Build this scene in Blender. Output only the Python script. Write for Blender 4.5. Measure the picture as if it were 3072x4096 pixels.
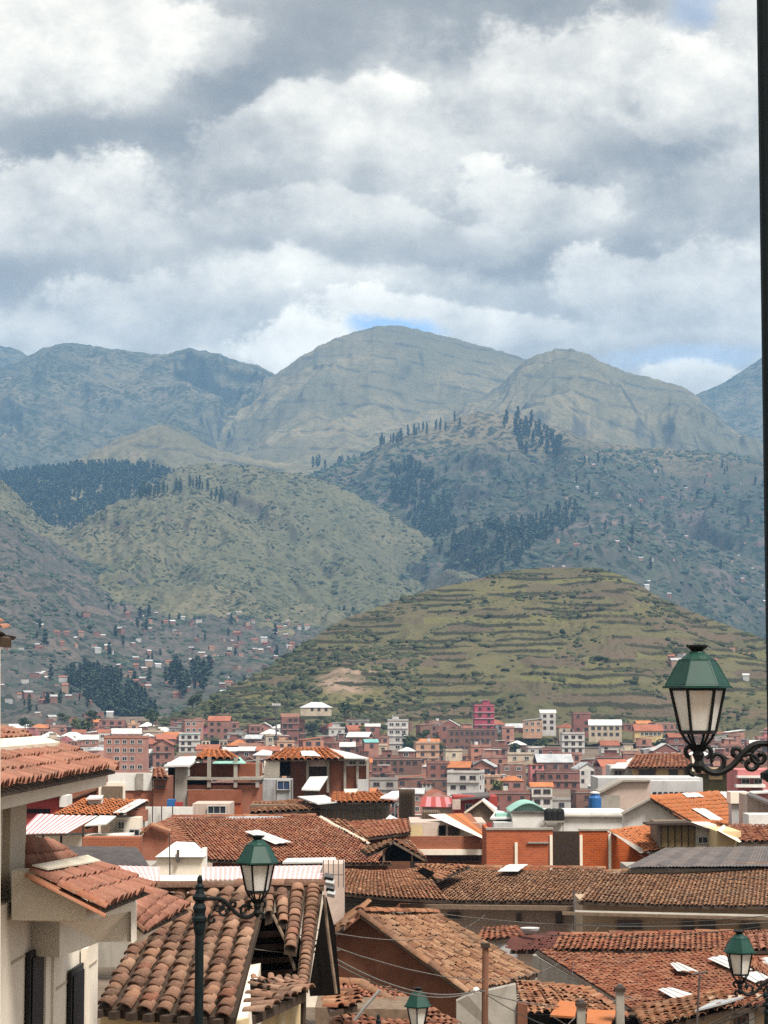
import bpy, bmesh, math, random
import numpy as np
from mathutils import Vector, Matrix
for _o in list(bpy.data.objects): bpy.data.objects.remove(_o)
SC = bpy.context.scene
COL = SC.collection
R = math.radians
# ------------------------------------------------------------------ camera
F = 8870.0                       # focal length in pixels of the 3072 x 4096 photograph
PITCH = math.atan(772.0 / F)     # horizon lies 772 px below the middle
CP, SP = math.cos(PITCH), math.sin(PITCH)
cam_d = bpy.data.cameras.new('camera'); cam = bpy.data.objects.new('camera', cam_d); COL.objects.link(cam)
cam_d.sensor_fit = 'VERTICAL'; cam_d.sensor_height = 24.0; cam_d.lens = 24.0 * F / 4096.0
cam_d.clip_start = 0.5; cam_d.clip_end = 40000
cam.location = (0, 0, 0); cam.rotation_euler = (R(90) + PITCH, 0, 0)
SC.camera = cam
def ray(px, py):
    u = (px - 1536.0) / F; v = (2048.0 - py) / F
    return Vector((u, CP - v * SP, SP + v * CP))
def P(px, py, Y):
    """world point seen at photo pixel (px, py) that stands Y metres ahead"""
    d = ray(px, py); return d * (Y / d.y)
# ------------------------------------------------------------------ sky, sun, exposure
SUN_EL, SUN_AZ = R(60), R(140)      # azimuth from +Y towards +X: behind and a little to the right
SUN_DIR = Vector((math.sin(SUN_AZ) * math.cos(SUN_EL), math.cos(SUN_AZ) * math.cos(SUN_EL), math.sin(SUN_EL)))
class G:
    """small helper for writing node graphs as expressions"""
    def __init__(s, nt): s.nt = nt; s.n = nt.nodes; s.l = nt.links
    def new(s, t, **k):
        n = s.n.new(t)
        for a, b in k.items(): setattr(n, a, b)
        return n
    def put(s, sock, v):
        if v is None: return
        if hasattr(v, 'is_linked'): s.l.new(v, sock)
        else: sock.default_value = v
    def m(s, op, a, b=None, c=None, clamp=False):
        n = s.new('ShaderNodeMath', operation=op, use_clamp=clamp)
        for i, v in enumerate((a, b, c)): s.put(n.inputs[i], v)
        return n.outputs[0]
    def v(s, op, a, b=None, out=0):
        n = s.new('ShaderNodeVectorMath', operation=op)
        s.put(n.inputs[0], a)
        if b is not None: s.put(n.inputs[3 if op == 'SCALE' else 1], b)
        return n.outputs[out]
    def noise(s, vec, scale, detail=4, rough=.5, dist=0, lac=2.0, col=False):
        n = s.new('ShaderNodeTexNoise')
        if vec is not None: s.l.new(vec, n.inputs['Vector'])
        for k, x in (('Scale', scale), ('Detail', detail), ('Roughness', rough), ('Distortion', dist), ('Lacunarity', lac)): s.put(n.inputs[k], x)
        return n.outputs[1 if col else 0]
    def voronoi(s, vec, scale, out='Distance', rnd=1.0):
        n = s.new('ShaderNodeTexVoronoi'); s.l.new(vec, n.inputs['Vector'])
        n.inputs['Scale'].default_value = scale; n.inputs['Randomness'].default_value = rnd
        return n.outputs[out]
    def rng(s, val, a, b, c=0., d=1., smooth=True):
        n = s.new('ShaderNodeMapRange', interpolation_type='SMOOTHSTEP' if smooth else 'LINEAR')
        for i, x in enumerate((val, a, b, c, d)): s.put(n.inputs[i], x)
        return n.outputs[0]
    def ramp(s, val, stops):
        n = s.new('ShaderNodeValToRGB'); e = n.color_ramp.elements
        while len(e) < len(stops): e.new(0.5)
        for i, (p, c) in enumerate(stops): e[i].position = p; e[i].color = (*c[:3], 1)
        s.put(n.inputs[0], val); return n.outputs[0]
    def mix(s, fac, a, b, mode='MIX'):
        n = s.new('ShaderNodeMix', data_type='RGBA', blend_type=mode)
        s.put(n.inputs[0], fac)
        for i, x in ((6, a), (7, b)):
            s.put(n.inputs[i], (*x[:3], 1) if isinstance(x, (tuple, list)) else x)
        return n.outputs[2]
world = bpy.data.worlds.new('World'); SC.world = world; world.use_nodes = True
def build_sky():
    nt = world.node_tree; nt.nodes.clear(); g = G(nt)
    d = g.new('ShaderNodeTexCoord').outputs['Generated']
    sp = g.new('ShaderNodeSeparateXYZ'); g.l.new(d, sp.inputs[0]); x, y, z = sp.outputs
    az = g.m('ARCTAN2', x, y); el = g.m('ARCSINE', z)
    q = g.v('MULTIPLY', d, (1.0, 1.0, 1.3))
    n1 = g.noise(q, 7.5, 7, .6)
    w1 = g.m('SUBTRACT', n1, .5)
    c0 = g.new('ShaderNodeCombineXYZ'); g.put(c0.inputs[0], g.m('ADD', az, g.m('MULTIPLY', w1, .10))); g.put(c0.inputs[1], g.m('ADD', el, g.m('MULTIPLY', w1, -.055)))
    c = c0.outputs[0]
    # cloud masses by their place in the sky: azimuth, elevation, size (photo pixels are used only to write the angles down)
    def blob(px, py, rx, ry):
        return g.v('MULTIPLY', g.v('SUBTRACT', c, ((px - 1536) / F, (2820 - py) / F, 0)), (F / rx, F / ry, 0))
    front = g.rng(y, .3, .8)
    n2 = g.noise(q, 36, 6, .62); w2 = g.m('SUBTRACT', n2, .5)
    n1b = g.noise(g.v('ADD', q, (.010, 0.0, -.022)), 7.5, 7, .6)
    rel = g.m('MULTIPLY', g.m('SUBTRACT', n1, n1b), 1.35)
    val = None                     # soft grey decks
    for (px, py, rx, ry, a) in [(450,570,950,140,-.36),(900,340,420,160,-.32),(1500,120,650,300,-.34),(2050,-40,650,170,-.30),(2640,570,420,100,-.36),(1250,850,620,150,-.16),(2000,1010,420,100,-.32),(60,1150,620,130,-.36),
                                (1500,1060,800,60,-.12),(2750,1420,560,60,-.16),(600,980,900,60,.08),(450,1320,800,90,.06),(2250,650,500,120,-.10)]:
        t = g.rng(g.v('LENGTH', blob(px, py, rx, ry), out=1), .15, 1.2, a, 0.)
        val = t if val is None else g.m('ADD', val, t)
    t = g.m('ADD', g.m('ADD', .53, g.m('MULTIPLY', val, front)), g.m('MULTIPLY', w1, .70))
    edge = g.m('ADD', g.m('MULTIPLY', w1, 1.9), g.m('MULTIPLY', w2, .95))
    # heaped clouds, the farther ones first: each has a lit head, a grey foot and a ragged rim
    for (px, py, rx, ry, hi) in [(1500,960,760,130,.50),(900,1270,760,150,.52),(2750,1540,300,70,.72),(1900,1300,470,100,.74),(1230,1420,240,130,.84),(2560,1090,560,210,.76),(2150,800,400,160,.66),(120,820,660,240,.76),
                                 (1300,570,680,210,.66),(2700,420,400,240,.70),(2320,250,480,280,.70),(830,180,240,170,.72),(230,190,640,340,.78)]:
        v = blob(px, py, rx, ry); L = g.m('SUBTRACT', g.v('LENGTH', v, out=1), edge)
        e = g.m('MULTIPLY', g.rng(L, 1.06, .72), front)
        sv = g.new('ShaderNodeSeparateXYZ'); g.l.new(v, sv.inputs[0])
        tgt = g.m('ADD', g.m('MULTIPLY_ADD', sv.outputs[1], .20, hi), g.m('MULTIPLY', w2, .35))
        t = g.m('ADD', g.m('MULTIPLY', t, g.m('SUBTRACT', 1., g.m('MULTIPLY', e, .68))), g.m('MULTIPLY', g.m('MULTIPLY', e, .68), tgt))
    t = g.m('ADD', g.m('ADD', t, rel), g.m('MULTIPLY', w2, .22))
    col = g.ramp(t, [(0., (.122, .112, .098)), (.25, (.172, .158, .138)), (.45, (.256, .236, .203)), (.62, (.362, .336, .288)), (.80, (.488, .452, .380)), (1., (.63, .582, .488))])
    # low sky above the hills is a little bluer
    low = g.rng(el, .225, .15)
    col = g.mix(g.m('MULTIPLY', low, .15), col, (.26, .31, .37))
    # a small blue opening over the summit and a thinner place high on the right
    sky = g.new('ShaderNodeTexSky', sky_type='NISHITA', sun_disc=False, sun_elevation=SUN_EL, sun_rotation=SUN_AZ, altitude=3400, dust_density=.6)
    blue = g.mix(1., sky.outputs[0], (.085, .085, .085), 'MULTIPLY')
    gap = None
    for (px, py, rx, ry, a) in [(1640,1345,190,55,1.0),(2800,90,200,110,.40),(2770,1450,420,45,.35)]:
        v = g.v('MULTIPLY', g.v('SUBTRACT', c, ((px - 1536) / F, (2820 - py) / F, 0)), (F / rx, F / ry, 0))
        tt = g.rng(g.m('SUBTRACT', g.v('LENGTH', v, out=1), g.m('MULTIPLY', w2, 1.2)), .3, 1.1, a, 0.)
        gap = tt if gap is None else g.m('ADD', gap, tt)
    thin = g.rng(t, .05, -.2, 0., .15)
    gap = g.m('MAXIMUM', g.m('MULTIPLY', gap, front), thin)
    gap = g.m('MINIMUM', gap, .92)
    col = g.mix(gap, col, blue)
    bg = g.new('ShaderNodeBackground'); g.l.new(col, bg.inputs[0]); bg.inputs[1].default_value = SKY_GAIN
    out = g.new('ShaderNodeOutputWorld'); g.l.new(bg.outputs[0], out.inputs[0])
SKY_GAIN = .84
build_sky()
world.cycles.sampling_method = 'NONE'
sun_d = bpy.data.lights.new('sun', 'SUN'); sun = bpy.data.objects.new('sun', sun_d); COL.objects.link(sun)
sun_d.energy = 2.0; sun_d.angle = R(18); sun_d.color = (1.0, .95, .87)
sun.rotation_euler = (-SUN_DIR).to_track_quat('-Z', 'Y').to_euler()
SC.view_settings.view_transform = 'Standard'; SC.view_settings.look = 'None'
SC.view_settings.exposure = 1.68; SC.view_settings.gamma = 1.0; SC.view_settings.use_curve_mapping = False
SC.cycles.use_denoising = False
SC.cycles.max_bounces = 5; SC.cycles.diffuse_bounces = 1; SC.cycles.glossy_bounces = 2; SC.cycles.transmission_bounces = 4
SC.cycles.transparent_max_bounces = 6; SC.cycles.volume_bounces = 1; SC.cycles.caustics_reflective = False; SC.cycles.caustics_refractive = False
SC.cycles.use_adaptive_sampling = True; SC.cycles.adaptive_threshold = .009
# ------------------------------------------------------------------ object helpers
rnd = random.Random(11)
def tag(o, label=None, cat=None, group=None, kind=None):
    if label: o['label'] = label
    if cat: o['category'] = cat
    if group: o['group'] = group
    if kind: o['kind'] = kind
    return o
def empty(name, loc=(0, 0, 0), label=None, cat=None, group=None):
    o = bpy.data.objects.new(name, None); COL.objects.link(o); o.location = loc; o.empty_display_size = .1
    return tag(o, label, cat, group)
def link(name, me, parent=None, mat=None, M=None):
    """link a mesh (given in world coordinates, or with a matrix M) as ONE object; parents are plain translations"""
    o = bpy.data.objects.new(name, me); COL.objects.link(o)
    if mat is not None and len(me.materials) == 0:
        for x in (mat if isinstance(mat, (list, tuple)) else [mat]): me.materials.append(x)
    if parent is not None:
        o.parent = parent
        inv = PINV.get(parent.name)
        if inv is None:
            w = Matrix.Identity(4); p = parent
            while p is not None: w = p.matrix_parent_inverse @ p.matrix_basis @ w; p = p.parent
            inv = PINV[parent.name] = w.inverted()
        o.matrix_parent_inverse = inv
    if M is not None: o.matrix_basis = M
    return o
PINV = {}
def mesh(name, verts, faces, smooth=False, mi=None):
    me = bpy.data.meshes.new(name); me.from_pydata([tuple(v) for v in verts], [], faces)
    if smooth: me.polygons.foreach_set('use_smooth', [True] * len(me.polygons))
    if mi is not None: me.polygons.foreach_set('material_index', mi)
    me.update(); return me
def np_mesh(name, V, Fq, smooth=False, mi=None):
    """fast mesh from numpy arrays; faces all of one size"""
    V = np.asarray(V, dtype=np.float32); Fq = np.asarray(Fq, dtype=np.int32)
    me = bpy.data.meshes.new(name); k = Fq.shape[1]
    me.vertices.add(len(V)); me.vertices.foreach_set('co', V.ravel())
    me.loops.add(Fq.size); me.loops.foreach_set('vertex_index', Fq.ravel())
    me.polygons.add(len(Fq)); me.polygons.foreach_set('loop_start', np.arange(0, Fq.size, k, dtype=np.int32))
    try: me.polygons.foreach_set('loop_total', np.full(len(Fq), k, dtype=np.int32))
    except Exception: pass
    if smooth: me.polygons.foreach_set('use_smooth', np.ones(len(Fq), dtype=bool))
    if mi is not None: me.polygons.foreach_set('material_index', np.asarray(mi, dtype=np.int32))
    me.update(calc_edges=True); me.validate(); return me
class MB:
    """collects shapes in world coordinates and links them as one mesh object"""
    def __init__(s): s.v = []; s.f = []; s.mi = []; s.m = 0
    def add(s, vs, fs):
        b = len(s.v); s.v += [tuple(x) for x in vs]; s.f += [tuple(b + i for i in f) for f in fs]; s.mi += [s.m] * len(fs); return s
    def box(s, c, size, rz=0.0):
        hx, hy, hz = size[0] / 2, size[1] / 2, size[2] / 2; cr, sr = math.cos(rz), math.sin(rz)
        vs = [(c[0] + x * cr - y * sr, c[1] + x * sr + y * cr, c[2] + z) for z in (-hz, hz) for (x, y) in ((-hx, -hy), (hx, -hy), (hx, hy), (-hx, hy))]
        return s.add(vs, [(3, 2, 1, 0), (4, 5, 6, 7), (0, 1, 5, 4), (1, 2, 6, 5), (2, 3, 7, 6), (3, 0, 4, 7)])
    def prism(s, pts, off):
        """a polygon and its copy moved by off, closed"""
        n = len(pts); off = Vector(off); a = [Vector(p) for p in pts]
        nrm = Vector((0, 0, 0))
        for i in range(n):
            p, q = a[i], a[(i + 1) % n]
            nrm += Vector(((p.y - q.y) * (p.z + q.z), (p.z - q.z) * (p.x + q.x), (p.x - q.x) * (p.y + q.y)))
        if nrm.dot(off) > 0: a = a[::-1]
        b = [p + off for p in a]
        return s.add(a + b, [tuple(range(n)), tuple(range(2 * n - 1, n - 1, -1))] + [(i, n + i, n + (i + 1) % n, (i + 1) % n) for i in range(n)])
    def tube(s, pts, rad, seg=6, caps=True):
        pts = [Vector(p) for p in pts]; n = len(pts)
        if not isinstance(rad, (list, tuple)): rad = [rad] * n
        t0 = (pts[1] - pts[0]).normalized(); up = Vector((0, 0, 1)) if abs(t0.z) < .9 else Vector((1, 0, 0))
        a = t0.cross(up).normalized(); vs = []
        for i, p in enumerate(pts):
            t = (pts[min(i + 1, n - 1)] - pts[max(i - 1, 0)]).normalized()
            a = (a - t * a.dot(t)).normalized(); b = t.cross(a)
            vs += [p + (a * math.cos(k * 2 * math.pi / seg) + b * math.sin(k * 2 * math.pi / seg)) * rad[i] for k in range(seg)]
        fs = [(i * seg + k, i * seg + (k + 1) % seg, (i + 1) * seg + (k + 1) % seg, (i + 1) * seg + k) for i in range(n - 1) for k in range(seg)]
        if caps: fs += [tuple(range(seg - 1, -1, -1)), tuple((n - 1) * seg + k for k in range(seg))]
        return s.add(vs, fs)
    def lathe(s, c, prof, seg=12, rz=0.0):
        """prof: (radius, z) from bottom to top"""
        vs = [(c[0] + r * math.cos(rz + k * 2 * math.pi / seg), c[1] + r * math.sin(rz + k * 2 * math.pi / seg), c[2] + z) for r, z in prof for k in range(seg)]
        n = len(prof)
        fs = [(i * seg + k, i * seg + (k + 1) % seg, (i + 1) * seg + (k + 1) % seg, (i + 1) * seg + k) for i in range(n - 1) for k in range(seg)]
        return s.add(vs, fs + [tuple(range(seg - 1, -1, -1)), tuple((n - 1) * seg + k for k in range(seg))])
    def build(s, name, mat, parent=None, smooth=False):
        return link(name, mesh(name, s.v, s.f, smooth, s.mi if s.m or any(s.mi) else None), parent, mat)
# ------------------------------------------------------------------ noise
def _hash(ix, iy, seed):
    h = (ix.astype(np.int64) * 374761393 + iy.astype(np.int64) * 668265263 + seed * 2147483647) & 0xffffffff
    h = ((h ^ (h >> 13)) * 1274126177) & 0xffffffff
    h = h ^ (h >> 16)
    return h.astype(np.float64) / 4294967295.0
def pnoise(x, y, seed=0):
    x = np.asarray(x, float); y = np.asarray(y, float)
    ix = np.floor(x); iy = np.floor(y); fx = x - ix; fy = y - iy
    u = fx * fx * fx * (fx * (fx * 6 - 15) + 10); w = fy * fy * fy * (fy * (fy * 6 - 15) + 10)
    def gr(dx, dy):
        a = _hash(ix + dx, iy + dy, seed) * 2 * np.pi
        return np.cos(a) * (fx - dx) + np.sin(a) * (fy - dy)
    return ((gr(0, 0) * (1 - u) + gr(1, 0) * u) * (1 - w) + (gr(0, 1) * (1 - u) + gr(1, 1) * u) * w) * 1.5
def fbm(x, y, seed=0, oct=5, gain=.5, lac=2.03):
    a = 1.0; s = 0; n = 0
    for i in range(oct):
        s = s + a * pnoise(x, y, seed + i * 17); n += a; a *= gain; x = x * lac; y = y * lac
    return s / n
def ridged(x, y, seed=0, oct=4, gain=.5, lac=2.1):
    a = 1.0; s = 0; n = 0
    for i in range(oct):
        s = s + a * (1 - np.abs(pnoise(x, y, seed + i * 31)) * 1.6); n += a; a *= gain; x = x * lac; y = y * lac
    return s / n
# ------------------------------------------------------------------ materials
MATS = {}
def base_mat(name, rough=.85, metal=0.0, spec=.3):
    m = bpy.data.materials.new(name); m.use_nodes = True; nt = m.node_tree; g = G(nt)
    b = nt.nodes['Principled BSDF']; b.inputs['Roughness'].default_value = rough; b.inputs['Metallic'].default_value = metal
    b.inputs['Specular IOR Level'].default_value = spec
    g.pos = g.new('ShaderNodeNewGeometry').outputs['Position']; g.b = b; MATS[name] = m
    return m, g
def bump(g, h, strength=.4, dist=.02):
    n = g.new('ShaderNodeBump'); n.inputs['Strength'].default_value = strength; n.inputs['Distance'].default_value = dist
    g.put(n.inputs['Height'], h); g.l.new(n.outputs[0], g.b.inputs['Normal'])
def plain(name, c, c2=None, scale=1.5, rough=.85, metal=0., spec=.3, streak=0.0, dirt=(.10, .085, .07), rand=0.0, bmp=.25):
    """painted or bare surface: two tones in patches, fine grain, dirt in downward runs"""
    if name in MATS: return MATS[name]
    m, g = base_mat(name, rough, metal, spec)
    c2 = c2 or tuple(x * .78 for x in c)
    n = g.noise(g.pos, scale, 6, .6)
    col = g.mix(g.rng(n, .35, .68), c, c2)
    fine = g.noise(g.pos, scale * 14, 3, .6)
    col = g.mix(g.rng(fine, .3, .8, 0, .22), col, tuple(x * .6 for x in c2))
    if streak:
        s = g.noise(g.v('MULTIPLY', g.pos, (3.2, 3.2, .35)), 1.0, 5, .65)
        col = g.mix(g.rng(s, .52, .78, 0, streak), col, dirt)
    if rand:
        r = g.new('ShaderNodeObjectInfo').outputs['Random']
        hv = g.new('ShaderNodeHueSaturation'); g.l.new(col, hv.inputs['Color'])
        g.put(hv.inputs['Value'], g.rng(r, 0, 1, 1 - rand, 1 + rand, False)); g.put(hv.inputs['Hue'], g.rng(g.m('FRACT', g.m('MULTIPLY', r, 7.3)), 0, 1, .5 - rand * .04, .5 + rand * .04, False))
        col = hv.outputs[0]
    g.l.new(col, g.b.inputs['Base Color'])
    if bmp: bump(g, fine, bmp, .01)
    return m
def tile_mat(name, stops, stain=(.055, .045, .035), amt=.55, rough=.9):
    """fired clay: each piece has its own tone, with lichen and soot"""
    m, g = base_mat(name, rough, 0, .2)
    r = g.new('ShaderNodeObjectInfo').outputs['Random']; isl = g.n.get('Geometry') or g.new('ShaderNodeNewGeometry')
    ri = [n for n in g.n if n.bl_idname == 'ShaderNodeNewGeometry'][0].outputs['Random Per Island']
    k = g.m('FRACT', g.m('ADD', g.m('MULTIPLY', r, 5.7), g.m('MULTIPLY', ri, 3.1)))
    col = g.ramp(k, stops)
    a = g.noise(g.pos, .55, 5, .6); b = g.noise(g.pos, 9, 5, .7); c = g.noise(g.pos, 38, 3, .6)
    col = g.mix(g.rng(a, .42, .70, 0, amt * .7), col, stain)
    col = g.mix(g.rng(b, .50, .75, 0, amt), col, stain)
    col = g.mix(g.rng(c, .52, .75, 0, .5), col, (.36, .27, .19)); col = g.mix(g.rng(g.noise(g.pos, 2.2, 4, .6), .52, .72, 0, .4), col, (.30, .205, .135))
    g.l.new(col, g.b.inputs['Base Color']); bump(g, g.m('ADD', b, c), .5, .012)
    return m
T_OLD = tile_mat('old_clay_tile', [(0, (.13, .050, .026)), (.25, (.20, .082, .040)), (.5, (.28, .125, .062)), (.75, (.22, .075, .042)), (1, (.36, .20, .115))], amt=.5)
T_NEAR = tile_mat('weathered_barrel_tile', [(0, (.105, .056, .040)), (.2, (.19, .100, .068)), (.4, (.27, .150, .100)), (.55, (.17, .085, .060)), (.75, (.30, .155, .098)), (.9, (.34, .205, .140)), (1, (.22, .085, .055))], amt=.55)
T_RED = tile_mat('red_clay_tile', [(0, (.15, .042, .026)), (.3, (.215, .070, .038)), (.6, (.27, .098, .052)), (1, (.30, .135, .080))], amt=.45)
T_TAN = tile_mat('tan_clay_tile', [(0, (.11, .050, .028)), (.2, (.20, .095, .050)), (.45, (.27, .140, .076)), (.65, (.165, .070, .040)), (.85, (.32, .190, .115)), (1, (.22, .10, .054))], amt=.6)  # tan clay, a mix of its own browns
T_NEW = tile_mat('new_clay_tile', [(0, (.21, .085, .056)), (.4, (.29, .125, .084)), (.7, (.34, .155, .108)), (1, (.25, .098, .066))], stain=(.11, .060, .044), amt=.6)
T_ORANGE = tile_mat('orange_roof_sheet', [(0, (.34, .110, .040)), (.5, (.42, .140, .050)), (1, (.38, .12, .048))], stain=(.19, .07, .035), amt=.45)
EDGE = tile_mat('tile_edge', [(0, (.24, .085, .05)), (1, (.36, .15, .085))], stain=(.09, .045, .03), amt=.5)
DECK = plain('roof_underlay', (.045, .030, .022), (.07, .045, .03), 2)
CREAM = plain('cream_render', (.86, .78, .67), (.79, .70, .58), .6, streak=.28, dirt=(.42, .35, .27))
CREAM_L = plain('pale_mortar', (.74, .66, .55), (.62, .52, .40), 3, streak=.1)
YELLOW = plain('ochre_render', (.62, .48, .28), (.52, .39, .21), .9, streak=.3)
WHITE = plain('white_render', (.74, .72, .69), (.64, .62, .59), .7, streak=.35, dirt=(.3, .27, .23))
PINKISH = plain('pinkish_render', (.55, .44, .38), (.45, .35, .30), .8, streak=.4)
CONCRETE = plain('concrete', (.36, .33, .29), (.27, .245, .21), 1.2, streak=.4)
GREYW = plain('grey_render', (.52, .52, .52), (.42, .42, .43), .7, streak=.35)
ADOBE = plain('adobe', (.18, .075, .043), (.13, .052, .030), 1.8, streak=.3, dirt=(.06, .03, .02), bmp=.6)
WOOD_D = plain('dark_wood', (.055, .035, .024), (.035, .023, .017), 6)
WOOD = plain('weathered_wood', (.20, .14, .095), (.13, .092, .064), 7, streak=.4)
BLACKISH = plain('shade_black', (.010, .008, .007), (.007, .006, .005), 4, rough=1.0, spec=0.0)  # near-black for openings and recesses, their shade put into the colour
TIN = plain('pale_sheet', (.62, .615, .60), (.50, .50, .49), 1.6, rough=.5, streak=.35, dirt=(.32, .29, .26))
TIN_G = plain('grey_sheet', (.42, .43, .44), (.32, .33, .34), 1.6, rough=.5, streak=.3)
TIN_D = plain('dark_corrugated', (.115, .098, .095), (.075, .062, .06), 2.0, rough=.6, streak=.35)
RUST = plain('rusty_sheet', (.22, .10, .06), (.14, .07, .045), 2, streak=.4)
TEAL = plain('teal_panel', (.02, .22, .20), (.02, .17, .16), 2, rough=.5)
MINT = plain('mint_sheet', (.30, .55, .47), (.25, .45, .39), 2, rough=.5, streak=.2)
BLUE_T = plain('blue_plastic', (.03, .13, .36), (.02, .10, .28), 2, rough=.4)
BLACK_T = plain('black_plastic', (.012, .012, .013), (.02, .02, .02), 2, rough=.4)
REDW = plain('red_render', (.36, .055, .045), (.28, .045, .04), .9, streak=.3)
PINKSTR = plain('rose_sheet', (.52, .21, .22), (.45, .17, .18), 2, rough=.5)
WHITESTR = plain('white_sheet', (.80, .74, .72), (.70, .62, .60), 2, rough=.5)
IRON = plain('black_iron', (.004, .005, .005), (.007, .008, .008), 20, rough=.6, spec=.25)
GREENP = plain('green_enamel', (.005, .046, .033), (.004, .034, .025), 5, rough=.5, spec=.3, streak=.35, dirt=(.02, .045, .036), bmp=.05)
POST = plain('dark_green_post', (.004, .011, .012), (.003, .007, .008), 8, rough=.65, spec=.2)
CABLE = plain('cable', (.05, .045, .042), (.08, .07, .065), 3, rough=.6)
CABLE_L = plain('pale_cable', (.17, .15, .13), (.12, .105, .09), 3, rough=.6)
PVC = plain('grey_pipe', (.30, .29, .27), (.22, .21, .2), 3, rough=.5)
def glass_mat(name, c, rough=.12):
    m, g = base_mat(name, rough, 0, .6); n = g.noise(g.pos, .5, 3, .5)
    g.l.new(g.mix(n, c, tuple(x * 1.9 for x in c)), g.b.inputs['Base Color']); return m
NAVY = plain('navy_glass', (.004, .006, .012), (.006, .008, .015), 1, rough=.5, spec=.12); GLASS = glass_mat('window_glass', (.012, .016, .024)); GLASS_B = glass_mat('blue_window_glass', (.02, .035, .075))
def lamp_glass():
    m, g = base_mat('frosted_lamp_glass', .35, 0, .4)
    n = g.noise(g.v('MULTIPLY', g.pos, (5, 5, 1.5)), 1.4, 4, .6)
    col = g.mix(g.rng(n, .42, .7), (.95, .93, .89), (.86, .78, .68))
    g.l.new(col, g.b.inputs['Base Color'])
    tr = g.new('ShaderNodeBsdfTranslucent'); g.l.new(col, tr.inputs[0])
    mx = g.new('ShaderNodeMixShader'); mx.inputs[0].default_value = .38
    g.l.new(g.b.outputs[0], mx.inputs[1]); g.l.new(tr.outputs[0], mx.inputs[2])
    g.l.new(mx.outputs[0], g.n['Material Output'].inputs[0]); return m
LGLASS = lamp_glass()
def brick_mat(name, c1, c2, mortar, w=.26, h=.105):
    m, g = base_mat(name, .9, 0, .2)
    tc = g.new('ShaderNodeTexCoord').outputs['Object']; sp = g.new('ShaderNodeSeparateXYZ'); g.l.new(g.pos, sp.inputs[0])
    cb = g.new('ShaderNodeCombineXYZ'); g.put(cb.inputs[0], g.m('ADD', sp.outputs[0], sp.outputs[1])); g.put(cb.inputs[1], sp.outputs[2])
    br = g.new('ShaderNodeTexBrick'); g.l.new(cb.outputs[0], br.inputs['Vector']); br.inputs['Scale'].default_value = 1
    br.inputs['Brick Width'].default_value = w; br.inputs['Row Height'].default_value = h; br.inputs['Mortar Size'].default_value = .012
    br.inputs['Color1'].default_value = (*c1, 1); br.inputs['Color2'].default_value = (*c2, 1); br.inputs['Mortar'].default_value = (*mortar, 1)
    n = g.noise(g.pos, .7, 5, .6); col = g.mix(g.rng(n, .45, .75, 0, .6), br.outputs[0], tuple(x * .55 for x in c1))
    s = g.noise(g.v('MULTIPLY', g.pos, (2.5, 2.5, .3)), 1.0, 5, .65); col = g.mix(g.rng(s, .55, .8, 0, .45), col, (.2, .13, .10))
    r = g.new('ShaderNodeObjectInfo').outputs['Random']; hv = g.new('ShaderNodeHueSaturation'); g.l.new(col, hv.inputs['Color'])
    g.put(hv.inputs['Value'], g.rng(r, 0, 1, .75, 1.25, False)); g.put(hv.inputs['Saturation'], g.rng(g.m('FRACT', g.m('MULTIPLY', r, 3.7)), 0, 1, .92, 1.10, False))
    g.l.new(hv.outputs[0], g.b.inputs['Base Color']); bump(g, br.outputs['Fac'], -.3, .01)
    return m
BRICK = brick_mat('orange_brick', (.44, .105, .042), (.33, .078, .034), (.34, .16, .10))
BRICK_B = brick_mat('brown_brick', (.29, .100, .060), (.23, .078, .048), (.24, .14, .10))
BRICK_P = brick_mat('pinkish_brick', (.31, .145, .110), (.25, .110, .083), (.27, .17, .13), .4, .2)
BRICK_D = brick_mat('dull_brick', (.22, .098, .078), (.17, .074, .060), (.2, .125, .1), .4, .2)
BRICK_O = brick_mat('salmon_brick', (.40, .185, .130), (.33, .145, .10), (.3, .2, .15), .4, .2)
def leaf_mat(name, c1, c2, sc=.15):
    m, g = base_mat(name, .8, 0, .15)
    ri = [n for n in g.n if n.bl_idname == 'ShaderNodeNewGeometry'][0].outputs['Random Per Island']
    n = g.noise(g.pos, sc, 4, .6)
    col = g.mix(g.rng(g.m('ADD', g.m('MULTIPLY', n, .7), g.m('MULTIPLY', ri, .3)), .3, .7), c1, c2)
    g.l.new(col, g.b.inputs['Base Color']); return m
LEAF_EU = leaf_mat('eucalyptus_leaves', (.032, .050, .036), (.070, .090, .058))
LEAF_T = leaf_mat('town_tree_leaves', (.030, .046, .018), (.075, .095, .035), .4)
LEAF_Y = leaf_mat('bright_leaves', (.085, .10, .028), (.14, .15, .045), .4)
SHRUB = leaf_mat('shrub_leaves', (.030, .036, .016), (.072, .076, .034), .05)
BARK = plain('bark', (.16, .13, .10), (.10, .08, .06), 3)
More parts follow.
